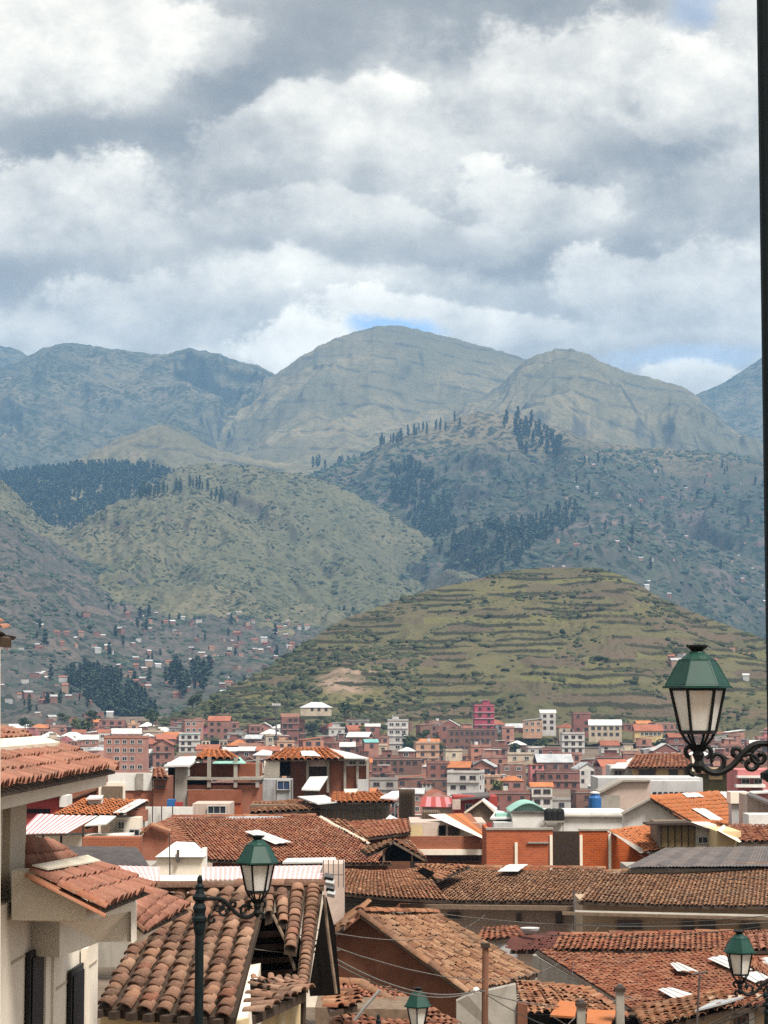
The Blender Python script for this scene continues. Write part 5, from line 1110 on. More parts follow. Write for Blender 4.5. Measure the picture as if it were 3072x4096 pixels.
# --- white rendered chimney house in front of the broad roof
Y = 70; o = h('chimney_tower', 730, 3530, Y, 'cream rendered chimney block with stained white sloping cap', 'chimney')
a, b = P(628, 3530, Y), P(800, 3530, Y); blockpx('wall', o, 626, 3424, 812, 3540, Y, 1.2, CREAM, 2); slab('cap', o, [(620, 3428, Y - .15), (690, 3376, Y + .5), (765, 3380, Y + .5), (816, 3428, Y - .15)], (0, 1.3, 0), WHITE); blockpx('side_post', o, 808, 3392, 826, 3470, Y + .6, .3, WHITE); blockpx('flue', o, 706, 3400, 716, 3450, Y - .2, .15, TIN_D)
o = tag(MB().tube([P(680, 3560, 66), P(678, 3330, 66)], .02, 5).build('antenna_mast', CABLE), 'thin crooked antenna mast in front of the cream chimney block', 'antenna')
# --- striped strip of roof
Y = 58; o = h('striped_lean_to', 880, 3540, Y, 'low rose and white striped sheet roof running behind the lantern')
sheets(o, (440, 3462, Y + 2.5), (640, 3468, Y + 2.5), (640, 3528, Y - .5), (520, 3520, Y - .5), [WHITESTR, plain('faded_rose_sheet', (.60, .40, .39), (.54, .34, .33), 2, rough=.5)], 18); sheets(o, (810, 3468, Y + 2.5), (1300, 3462, Y + 2.5), (1285, 3520, Y - .5), (810, 3518, Y - .5), [WHITESTR, plain('faded_rose_sheet', (.60, .40, .39), (.54, .34, .33), 2, rough=.5)], 50)
slab('white_ridge', o, [(1130, 3455, Y + 3), (1350, 3452, Y + 3), (1340, 3436, Y + 4), (1150, 3440, Y + 4)], (0, 0, .05), TIN); blockpx('wall', o, 520, 3524, 1290, 3560, Y + .3, 2, CREAM, 3); blockpx('concrete_block', o, 1290, 3455, 1375, 3545, Y + .8, 1.5, PINKISH, 2)
for k in range(5): blockpx('rail_post', o, 1292 + k * 20, 3440, 1295 + k * 20, 3550, Y - .2, .03, TIN_D)
slab('rail', o, [(1280, 3498, Y - .2), (1376, 3498, Y - .2), (1376, 3501, Y - .2), (1280, 3501, Y - .2)], (0, .03, 0), TIN_D)
# ------------------------------------------------------------------ near houses
NG = 'houses along the street'
# --- long tiled house with cream wall (two roofs)
Y = 90; o = empty('long_tiled_house', P(2700, 3720, Y), 'long cream house with rows of tan barrel tiles and small dark windows', 'house', NG)
roofq(o, (2415, 3488, Y + 7), (3180, 3452, Y + 7), (3180, 3622, Y - .5), (2318, 3604, Y - .5), T_TAN, .175, .28, 1, 300, 31, sag=.15, ridge=T_TAN, fill=.86, jit=1.3)
blockpx('wall', o, 2330, 3610, 3170, 3735, Y + .9, 4, plain('tan_render', (.44, .34, .24), (.36, .27, .19), .8, streak=.45), 4)
slab('eave_board', o, [(2318, 3612, Y - .3), (3180, 3630, Y - .3), (3180, 3637, Y - .3), (2318, 3619, Y - .3)], (0, .9, 0), WOOD_D); slab('ledge', o, [(2250, 3648, Y - 2.5), (3180, 3672, Y - 2.5), (3180, 3684, Y - 2.5), (2250, 3660, Y - 2.5)], (0, .25, 0), WOOD); slab('balcony_floor', o, [(2300, 3640, Y - .3), (3180, 3660, Y - .3), (3180, 3676, Y - 2.4), (2300, 3654, Y - 2.4)], (0, 0, -.06), CONCRETE)
winpx(o, 2468, 3682, 2568, 3718, Y + .85, FRAME_D, GLASS_B, 2); winpx(o, 2728, 3684, 2778, 3722, Y + .85, FRAME_D, GLASS, 1); winpx(o, 2798, 3686, 2862, 3724, Y + .85, FRAME_D, GLASS, 1); winpx(o, 2960, 3690, 3040, 3726, Y + .85, FRAME_D, GLASS, 1)
mb = MB(); mb.tube([P(2296, 3720, Y - .6), P(2296, 3560, Y - .6)], .05, 6); mb.build('drain_pipe', TIN_D, o)
o = empty('left_long_tiled_house', P(2000, 3700, 98), 'long brown tiled roof with a white skylight and pale ledge below', 'house', NG); o.name = 'ledge_house'
Y = 96
roofq(o, (1760, 3468, Y + 7), (2420, 3472, Y + 6), (2330, 3602, Y - .5), (1560, 3598, Y - .5), T_TAN, .175, .28, 2, 300, 32, sag=.1, ridge=T_OLD, fill=.86, jit=1.3); LQ = [(1760, 3468, Y + 7), (2420, 3472, Y + 6), (2330, 3602, Y - .5), (1560, 3598, Y - .5)]; panel(o, [(1990, 3504), (2036, 3476), (2112, 3476), (2072, 3504)], LQ, TIN, lift=.2)
panel(o, [(1728, 3540), (1742, 3550), (1816, 3516), (1804, 3506)], LQ, TIN, lift=.2)
blockpx('wall', o, 1640, 3600, 2330, 3700, Y + 1, 5, PINKISH, 4); slab('ledge', o, [(1600, 3618, Y - 1), (2320, 3626, Y - 1), (2320, 3644, Y - 1), (1600, 3634, Y - 1)], (0, .3, 0), WOOD); winpx(o, 2066, 3655, 2084, 3690, Y + .9, FRAME_D, GLASS, 0); winpx(o, 2222, 3655, 2248, 3695, Y + .9, FRAME_D, GLASS, 0); winpx(o, 1790, 3650, 1840, 3675, Y + .9, FRAME_D, GLASS, 0)
Y = 92; o = empty('low_tiled_house', P(1480, 3650, Y), 'low tiled roof over a shadowed grey plank wall behind the adobe gable', 'house', NG)
roofq(o, (1385, 3478, Y + 5), (1690, 3470, Y + 6), (1790, 3600, Y - 1), (1320, 3566, Y - .5), T_OLD, .175, .28, 2, 240, 33, sag=.1); roofq(o, (1660, 3460, Y + 7), (1880, 3462, Y + 8), (1750, 3520, Y + 4), (1690, 3478, Y + 5.5), T_OLD, .25, .33, 2, 0, 34)
slab('wall', o, [(1300, 3572, Y + .6), (1610, 3600, Y + .6), (1560, 3650, Y + .6), (1300, 3665, Y + .6)], (0, 2, 0), plain('grey_planks', (.10, .088, .075), (.075, .062, .05), 3, streak=.4)); slab('dark_gable', o, [(1668, 3486, Y + 3), (1692, 3470, Y + 3), (1740, 3492, Y + 3), (1712, 3516, Y + 3)], (0, .2, 0), BLACKISH)
slab('eave_board', o, [(1318, 3570, Y - .4), (1600, 3602, Y - .4), (1600, 3610, Y - .4), (1318, 3577, Y - .4)], (0, .4, 0), WOOD_D)
for k in range(4): slab('plank', o, [(1302, 3584 + k * 19, Y + .5), (1585 - k * 6, 3606 + k * 13, Y + .5), (1585 - k * 6, 3618 + k * 13, Y + .5), (1302, 3600 + k * 19, Y + .5)], (0, .1, 0), MATS['grey_planks'])
# --- right hand big roof complex
Y = 70; o = empty('sprawling_tiled_house', P(2600, 4000, Y), 'sprawling red-brown tiled roof patched with white sheets below the long cream house', 'house', NG)
roofq(o, (2240, 3742, Y + 4.5), (2930, 3728, Y + 5.5), (2940, 3800, Y + 2.4), (2210, 3800, Y + 2), T_RED, .18, .27, 1, 120, 41, jit=1.3, ridge=T_RED)
roofq(o, (2150, 3800, Y + 2.2), (2900, 3770, Y + 3.6), (3120, 3960, Y - 4.5), (2520, 4030, Y - 6), T_RED, .18, .27, 1, 300, 42, jit=1.5, sag=.15, fill=.86)
roofq(o, (2880, 3728, Y + 5.5), (3140, 3720, Y + 5.5), (3160, 3960, Y - 4.5), (2980, 3850, Y - .5), T_RED, .18, .27, 1, 0, 43, jit=1.5)
slab('eave_board', o, [(2140, 3812, Y + 1.9), (2150, 3806, Y + 1.9), (2520, 4036, Y - 6.1), (2500, 4042, Y - 6.1)], (0, .2, 0), WOOD_D)
slab('wall', o, [(2130, 3820, Y + 2.2), (2510, 4040, Y - 5.8), (2510, 4200, Y - 5.8), (2130, 4100, Y + 2.2)], (.1, .4, 0), CONCRETE)
SQ = [(2150, 3800, Y + 2.2), (2900, 3770, Y + 3.6), (3120, 3960, Y - 4.5), (2520, 4030, Y - 6)]
for q in ([(2680, 3868), (2718, 3866), (2795, 3900), (2770, 3912), (2710, 3898)], [(2830, 3848), (2895, 3836), (3010, 3892), (2950, 3902)], [(2960, 3915), (3076, 3888), (3090, 3925), (3020, 3945)], [(2632, 3972), (2690, 3966), (2790, 3998), (2795, 4020), (2730, 4028)], [(3040, 3850), (3110, 3836), (3120, 3864), (3060, 3876)]): panel(o, q, SQ, TIN, 'white_sheet', .10, .015)
roofq(o, (2990, 3745, Y + 3.0), (3130, 3740, Y + 3.0), (3130, 3800, Y + .6), (3010, 3800, Y + .6), T_NEW, .23, .3, 1, 40, 44)
# --- dark small roof beside it
Y = 76; o = empty('dark_lean_to', P(2000, 3830, Y), 'small dark brown tiled lean-to with white wall and satellite dish', 'house', NG)
roofq(o, (1930, 3712, Y + 3), (2070, 3706, Y + 3), (2110, 3745, Y + .6), (1905, 3765, Y), T_RED, .22, .3, 2, 60, 45); roofq(o, (2075, 3765, Y - 1), (2240, 3735, Y + 3), (2230, 3800, Y - 1), (2040, 3800, Y - 2.4), plain('dark_red_sheet', (.10, .032, .024), (.075, .026, .02), 2), .3, .4, 2, 0, 46)
blockpx('wall', o, 1985, 3765, 2070, 3830, Y + .4, 2, GREYW, 4); mb = MB(); c = P(2120, 3728, Y - .6); mb.lathe(c, [(.02, -.1), (.2, -.05), (.30, .06), (.33, .14)], 14); d = mb.build('satellite_dish', GREYW, o)
# --- adobe gable house
Y = 58; o = empty('adobe_gable_house', P(1600, 4000, Y), 'reddish adobe gable house with shaggy tan barrel tile roof', 'house', NG)
roofq(o, (1440, 3650, Y), (1745, 3652, Y + 4.5), (2150, 3890, Y + 3), (1868, 3964, Y - 1), T_TAN, .19, .25, 0, 300, 51, jit=1.7, sag=.06, fill=.80)
slab('gable_wall', o, [(1290, 3790, Y + .5), (1440, 3672, Y + .35), (1850, 3978, Y - .6), (1850, 4180, Y - .6), (1290, 4180, Y + .5)], (.05, .4, 0), ADOBE)
roofq(o, (1300, 3712, Y + 3), (1440, 3648, Y + .2), (1440, 3660, Y), (1290, 3772, Y), T_TAN, .24, .3, 0, 40, 52, jit=1.5, ncol=6, nrow=2, deck=False)
cap_row(o, (1300, 3768, Y - .1), (1442, 3652, Y - .1), T_TAN, .27, .36, 53, kind=0); cap_row(o, (1438, 3650, Y - .15), (1868, 3966, Y - 1.2), T_TAN, .26, .36, 54, name='verge_tile', kind=0)
slab('verge_rafter', o, [(1436, 3668, Y - .1), (1446, 3664, Y - .1), (1868, 3972, Y - 1.1), (1858, 3982, Y - 1.1)], (0, .1, 0), WOOD)
cap_row(o, (1440, 3645, Y), (1745, 3648, Y + 4.5), T_OLD, .3, .4, 55, kind=0); slab('side_wall', o, [(1855, 3985, Y - .6), (2150, 3905, Y + 3.2), (2150, 4200, Y + 3.2), (1855, 4200, Y - .6)], (-.1, .3, 0), CONCRETE)
# --- low roofs in front of it
Y = 46; o = empty('low_street_roof', P(1650, 4080, Y), 'low ragged tiled roof below the adobe gable and behind the small lantern', 'house', NG)
roofq(o, (1340, 3925, Y + 2), (1560, 3950, Y + 2), (2010, 4180, Y - 2), (1330, 4160, Y - 3), T_RED, .22, .3, 1, 260, 61, jit=1.6); cap_row(o, (1338, 3930, Y + 1.9), (1470, 3935, Y + 2), T_TAN, .3, .35, 62, kind=0); cap_row(o, (1460, 3945, Y + 1.6), (1700, 4075, Y - .5), T_TAN, .28, .4, 63, name='verge_tile', kind=0)
roofq(o, (1300, 3985, Y - 2), (1420, 3960, Y - 1.6), (1430, 4020, Y - 3), (1320, 4040, Y - 3.4), T_OLD, .22, .3, 1, 40, 64, jit=1.8); slab('wall', o, [(1260, 4030, Y - 1), (1700, 4040, Y - 1), (1700, 4300, Y - 1), (1260, 4300, Y - 1)], (0, 2, 0), WOOD)
mb = MB(); mb.tube([P(1420, 4080, 42), P(1450, 4040, 42), P(1520, 3960, 42)], .035, 6); mb.build('drain_pipe', PVC, o)
Y = 52; o = empty('concrete_street_wall', P(1940, 4090, Y), 'weathered pale concrete gable wall behind the wooden pole', 'wall', NG)
slab('wall', o, [(1826, 4006, Y), (1872, 3982, Y), (2064, 3938, Y + .4), (2075, 4220, Y + .4), (1826, 4220, Y)], (0, .35, 0), CONCRETE); slab('brick_patch', o, [(2070, 4010, Y + .3), (2110, 4020, Y + .3), (2110, 4200, Y + .3), (2070, 4200, Y + .3)], (0, .3, 0), ADOBE)
Y = 54; o = empty('lower_tiled_house', P(2250, 4080, Y), 'lower tiled slope with two orange sheets beside stub chimneys at the bottom', 'house', NG)
roofq(o, (2070, 3925, Y + 4), (2340, 3955, Y + 2), (2520, 4070, Y - 1), (2090, 4050, Y), T_OLD, .18, .27, 1, 220, 71, jit=1.5); slab('orange_sheet', o, [(2200, 4068, Y - 1.6), (2240, 4010, Y - .2), (2310, 4016, Y - .4), (2300, 4075, Y - 1.9)], (0, 0, .05), T_ORANGE); slab('orange_sheet', o, [(2345, 4100, Y - 3), (2350, 4046, Y - 1.6), (2470, 4050, Y - 1.9), (2440, 4110, Y - 3.2)], (0, 0, .05), T_ORANGE)
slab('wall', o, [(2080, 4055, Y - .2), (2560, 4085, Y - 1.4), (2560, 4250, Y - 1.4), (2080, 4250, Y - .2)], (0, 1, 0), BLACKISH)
for (x, y) in ((2326, 4010), (2482, 3948)): q = empty('stub_chimney', P(x, 4110, Y - 3), 'stubby sooty chimney post at the bottom, %s the orange sheets' % ('between' if x < 2400 else 'right of'), 'chimney'); blockpx('shaft', q, x - 17, y + 14, x + 17, 4140, Y - 3, .22, CONCRETE); blockpx('cap', q, x - 21, y + 4, x + 21, y + 18, Y - 3.05, .3, WOOD_D); blockpx('pot', q, x - 10, y - 10, x + 10, y + 5, Y - 2.98, .14, TIN_D)
Y = 50; o = empty('pale_corner_house', P(2850, 4090, Y), 'pale rendered house wall with a dark window under the bottom right lantern', 'house', NG)
slab('wall', o, [(2600, 4110, Y), (2840, 4052, Y), (2900, 4034, Y), (3120, 4018, Y), (3120, 4250, Y), (2600, 4250, Y)], (0, 2, 0), MATS['tan_render']); winpx(o, 2938, 4060, 2990, 4110, Y - .03, FRAME_D, GLASS, 1); blockpx('pale_pier', o, 2995, 4018, 3020, 4250, Y - .1, .2, GREYW); roofq(o, (2540, 4035, Y + 3), (2880, 3965, Y + 4), (2930, 4030, Y - .5), (2580, 4118, Y - .5), T_OLD, .22, .3, 1, 120, 75, jit=1.6); roofq(o, (2900, 3968, Y + 4), (3130, 3950, Y + 4), (3130, 4018, Y - .3), (2940, 4030, Y - .4), T_RED, .22, .3, 1, 60, 76, jit=1.4)
slab('grey_sheet', o, [(2780, 4040, Y - .6), (2900, 4010, Y - .6), (2980, 3985, Y + 1), (2860, 4000, Y + 1)], (0, 0, -.04), TIN_G)
# --- ochre house with the old barrel tile roof
o = empty('ochre_tiled_house', P(670, 4100, 27), 'ochre house with heavy dark barrel tile roof behind the left lamp post', 'house', NG)
EL, ER, TR_, TL_ = (392, 4020, 27.0), (940, 4062, 26.1), (1068, 3556, 27.9), (640, 3556, 28.7)
roofq(o, TL_, TR_, ER, EL, T_NEAR, kind=0, indiv=300, seed=81, ncol=7, nrow=17, jit=1.15, fill=.80, sag=.03)
mid = lambda a, b, t: tuple(a[i] + (b[i] - a[i]) * t for i in range(3))
for k, (t0, t1, b0, b1, nr, w) in enumerate([((1098, 3556, 27.9), (1156, 3556, 27.9), (1158, 3690, 27.4), (1112, 3690, 27.4), 5, 0), ((1158, 3552, 27.9), (1222, 3550, 27.9), (1186, 3800, 27.0), (1136, 3790, 27.0), 10, 0), ((1222, 3548, 27.9), (1290, 3546, 27.9), (1232, 3945, 26.5), (1186, 3930, 26.5), 22, 0)]):
    roofq(o, t0, t1, b0, b1, T_NEAR, kind=0, indiv=60, seed=84 + k, ncol=1, nrow=nr, jit=.9, fill=.9, thick=.05)
roofq(o, (1060, 3556, 28.0), (1100, 3556, 28.0), (1090, 3650, 27.6), (1060, 3660, 27.6), T_NEAR, kind=0, indiv=20, seed=89, ncol=1, nrow=4, jit=1)
slab('ridge_mortar', o, [(560, 3552, 28.7), (1296, 3548, 27.8), (1296, 3520, 28.2), (560, 3524, 29.0)], (0, 0, -.05), plain('mossy_mortar', (.20, .13, .085), (.13, .085, .06), 5, streak=.3)); cap_row(o, (560, 3550, 28.6), (800, 3548, 28.4), T_NEAR, .22, .42, 91, kind=0); cap_row(o, (800, 3546, 28.4), (1300, 3536, 27.9), T_NEAR, .2, .42, 92, kind=0)
slab('wall', o, [(402, 4046, 27.3), (940, 4086, 26.5), (940, 4300, 26.5), (402, 4300, 27.3)], (.15, .3, 0), YELLOW)
slab('end_wall', o, [(945, 4075, 26.6), (1000, 3860, 27.4), (1000, 4300, 27.4), (945, 4300, 26.6)], (.12, .2, 0), CREAM)
slab('eave_beam', o, [(396, 4036, 27.1), (940, 4078, 26.25), (940, 4092, 26.25), (396, 4050, 27.1)], (0, .12, 0), WOOD_D)
for k in range(8): t = (k + .3) / 8; a = mid(EL, ER, t); mb = MB(); mb.box(P(a[0], a[1] + 26, a[2] + .05), (.09, .5, .09), -.3); mb.build('rafter_end', WOOD_D, o)
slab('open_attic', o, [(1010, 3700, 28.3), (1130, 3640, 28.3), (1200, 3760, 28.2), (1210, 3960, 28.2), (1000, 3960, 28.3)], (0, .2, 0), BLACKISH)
for k in range(4): slab('attic_plank', o, [(1005, 3730 + k * 52, 28.2), (1170, 3722 + k * 52, 28.1), (1170, 3744 + k * 52, 28.1), (1005, 3754 + k * 52, 28.2)], (0, .04, 0), plain('dark_plank', (.040, .022, .016), (.028, .016, .012), 6))  # very dark brown planks across the attic opening
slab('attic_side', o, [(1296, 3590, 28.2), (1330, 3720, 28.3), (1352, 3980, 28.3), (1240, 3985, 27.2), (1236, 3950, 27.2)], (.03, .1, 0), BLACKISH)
mb = MB(); mb.tube([P(1296, 3580, 27.6), P(1312, 3730, 27.5), P(1345, 3975, 27.4)], .022, 6); mb.build('verge_pole', WOOD, o); mb = MB(); mb.tube([P(1092, 3660, 27.5), P(1140, 3760, 27.3), P(1180, 3880, 27.1)], .02, 6); mb.build('verge_pole', WOOD, o)
for k in range(4): mb = MB(); mb.tube([P(1298 + k * 4, 3505 + k * 22, 27.4), P(1334 + k * 2, 3512 + k * 22, 27.4)], .05, 6); mb.build('insulator', TIN_G if k % 2 else BLACK_T, o)
# --- small roof and cream wall right of it
o = empty('small_cream_house', P(1100, 4090, 25), 'small cream house with sagging tiled corner roof below the dark attic', 'house', NG)
roofq(o, (1000, 3905, 26.3), (1200, 3912, 26.3), (1222, 3960, 25.6), (1010, 4055, 24.6), T_NEAR, kind=0, indiv=80, seed=95, ncol=6, nrow=5, jit=1.8, fill=.9); slab('wall', o, [(1048, 4085, 25.2), (1075, 4040, 25.3), (1130, 3995, 25.5), (1192, 3975, 25.9), (1192, 4300, 25.9), (1048, 4300, 25.2)], (.05, .3, 0), YELLOW); slab('corner_strip', o, [(1128, 4000, 25.4), (1136, 3994, 25.4), (1136, 4300, 25.4), (1128, 4300, 25.4)], (0, .04, 0), CREAM_L)
mb = MB(); mb.tube([P(1215, 3950, 25.7), P(1212, 4120, 25.7)], .035, 6); mb.build('downpipe', WOOD_D, o)
# --- cream corner house at the left
o = empty('cream_corner_house', (-3.2, 16, -4.5), 'cream rendered corner house stepping down in tiled pent roofs at the left', 'house', NG)
def wv(name, pts, off, mat): return slab(name, o, [Vector(p) for p in pts], off, mat)
sx = lambda x, y: x + .0313 * (y - 17)            # lines along the street drift slowly right
def street_slab(name, x0, y0, y1, z0, z1, t, mat): return wv(name, [(sx(x0, y0), y0, z0), (sx(x0, y1), y1, z0), (sx(x0, y1), y1, z1), (sx(x0, y0), y0, z1)], (-t, 0, 0), mat)
street_slab('wall', -2.86, 11, 21.4, -9, -1.50, 2.0, CREAM)
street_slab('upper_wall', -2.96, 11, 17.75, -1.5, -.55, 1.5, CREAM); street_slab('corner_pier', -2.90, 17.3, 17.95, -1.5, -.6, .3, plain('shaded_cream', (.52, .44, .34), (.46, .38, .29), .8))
street_slab('cornice', -2.44, 11, 19.1, -.685, -.575, .9, CREAM)
bf = [P(46, 3484, 17), P(120, 3484, 17), P(345, 3604, 17), P(345, 3681, 17), P(46, 3681, 17)]
slab('bay_front', o, bf, (0, .3, 0), CREAM)
slab('bay_fascia', o, [P(345, 3608, 17), P(537, 3592, 19.3), P(527, 3640, 19.3), P(345, 3681, 17)], (-.3, .05, 0), CREAM_L if False else CREAM)
slab('bay_side', o, [P(238, 3688, 17.9), P(345, 3678, 17.25), P(524, 3642, 19.35), P(524, 3766, 19.35), P(400, 3768, 19.3), P(238, 3830, 17.9)], (-.25, .1, 0), CREAM); slab('bay_corner', o, [P(524, 3610, 19.3), P(534, 3608, 19.35), P(534, 3772, 19.35), P(524, 3772, 19.3)], (0, .25, 0), CREAM)
slab('bay_soffit', o, [P(46, 3682, 17.02), P(345, 3682, 17.02), P(524, 3645, 19.3), P(300, 3690, 19.6)], (0, 0, .06), CREAM)
for (a, b, c, d, yy, zz) in ((118, 170, 3812, 4300, 0, 0), (284, 332, 3884, 4300, 0, 0)):
    def onwall(px, x0=-2.86):      # where the sight line meets the street wall
        k = (px - 1536) / F; return (x0 - .0313 * 17) / (k - .0313)
    y0, y1 = onwall(a), onwall(b); zt = P(a, c, y0).z; x0, x1 = sx(-2.845, y0), sx(-2.845, y1)
    w = wv('window', [(x0, y0, -6), (x1, y1, -6), (x1, y1, zt), (x0, y0, zt)], (.03, 0, 0), plain('black_frame', (.02, .02, .022), (.03, .03, .03), 3)); 
    e = .05; g = slab('pane', w, [Vector((x0 + .035, y0 + e, -6)), Vector((x1 + .035, y1 - e, -6)), Vector((x1 + .035, y1 - e, zt - e)), Vector((x0 + .035, y0 + e, zt - e))], (.01, 0, 0), NAVY)
    wv('window_jamb', [(x1 + .0, y1 + .02, -6), (x1 + .0, y1 + .20, -6), (x1, y1 + .20, zt + .12), (x1, y1 + .02, zt + .12)], (.05, 0, 0), CREAM)
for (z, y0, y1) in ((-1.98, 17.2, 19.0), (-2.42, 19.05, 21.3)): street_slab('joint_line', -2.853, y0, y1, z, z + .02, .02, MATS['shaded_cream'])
street_slab('pilaster', -2.84, 18.93, 19.03, -9, -1.9, .1, CREAM)
VZ = lambda x, y, z: Vector((x, y, z))
roofq(o, VZ(-2.80, 11, -.325), VZ(-2.80, 19.1, -.362), VZ(-2.30, 19.1, -.535), VZ(-2.29, 11, -.485), T_NEW, kind=0, indiv=300, seed=101, ncol=58, nrow=3, jit=.5, fill=.95, thick=.02)
wv('ridge_mortar', [(-2.70, 11, -.275), (-2.72, 18.7, -.31), (-2.90, 18.9, -.26), (-2.90, 11, -.235)], (0, 0, -.09), CREAM_L)
roofq(o, P(-220, 2905, 19.5), P(62, 2922, 21), P(84, 2952, 20.6), P(-200, 2966, 19.2), T_NEW, kind=0, indiv=60, seed=102, ncol=14, nrow=2, jit=.5, fill=.95, thick=.02)
wv('back_wall', [(-5.2, 20.2, -2.5), (-3.45, 20.9, -2.5), (-3.45, 20.9, -.34), (-5.2, 20.2, -.34)], (0, .5, 0), CREAM)
roofq(o, P(125, 3494, 16.9), P(385, 3460, 19.5), P(604, 3552, 19.5), P(400, 3634, 16.9), T_NEW, kind=0, indiv=200, seed=103, ncol=17, nrow=3, jit=.6, fill=.95, thick=.02)
slab('ridge_mortar', o, [v + Vector((0, 0, .05)) for v in (P(128, 3492, 16.95), P(190, 3508, 16.95), P(402, 3470, 19.4), P(350, 3448, 19.5))], (0, 0, .012), CREAM_L)
slab('verge_tile', o, [P(122, 3498, 16.86), P(400, 3634, 16.86), P(402, 3654, 16.86), P(124, 3524, 16.86)], (0, .06, 0), EDGE); cap_row(o, P(260, 3560, 16.88), P(410, 3632, 16.88), EDGE, .12, .3, 104, kind=0, name='verge_cap'); cap_row(o, P(128, 3522, 16.85), P(392, 3656, 16.85), EDGE, .07, .5, 105, kind=0, name='verge_cap')
roofq(o, P(505, 3655, 20.6), P(620, 3570, 23), P(755, 3630, 23), P(576, 3718, 20.7), T_NEW, kind=0, indiv=90, seed=106, ncol=13, nrow=3, jit=.6, fill=.95, thick=.02)
slab('verge_tile', o, [P(536, 3676, 20.6), P(576, 3712, 20.6), P(576, 3728, 20.6), P(536, 3692, 20.6)], (0, .05, 0), EDGE); slab('verge_beam', o, [P(592, 3560, 23.1), P(600, 3552, 23.1), P(758, 3624, 23), P(750, 3634, 23)], (0, .06, 0), EDGE)
slab('fascia', o, [P(538, 3700, 20.75), P(572, 3728, 20.75), P(706, 3660, 23), P(700, 3668, 23), P(560, 3768, 20.9), P(538, 3772, 20.75)], (-.1, .05, 0), CREAM)
roofq(o, P(83, 3350, 17.9), P(222, 3386, 20.6), P(290, 3436, 20.6), P(90, 3474, 17.9), T_NEW, kind=0, indiv=90, seed=107, ncol=16, nrow=2, jit=.5, fill=.95, thick=.02)
# --- eave of the nearer neighbour
o = empty('neighbour_eave', P(-60, 2600, 11), 'corner of a clay tiled eave jutting in high at the left edge', 'eave', NG)
roofq(o, P(-420, 2440, 12.4), P(-10, 2492, 12.4), P(46, 2532, 12), P(-420, 2500, 12), T_NEW, kind=0, indiv=40, seed=110, ncol=9, nrow=2, jit=.6, thick=.05); slab('soffit', o, [P(-420, 2510, 12.1), P(30, 2540, 12.1), P(20, 2554, 12.2), P(-420, 2530, 12.2)], (0, .3, 0), WOOD_D)
slab('wall', o, [P(-420, 2530, 12.5), P(-60, 2545, 12.5), P(-60, 4300, 12.5), P(-420, 4300, 12.5)], (0, .5, 0), CREAM)
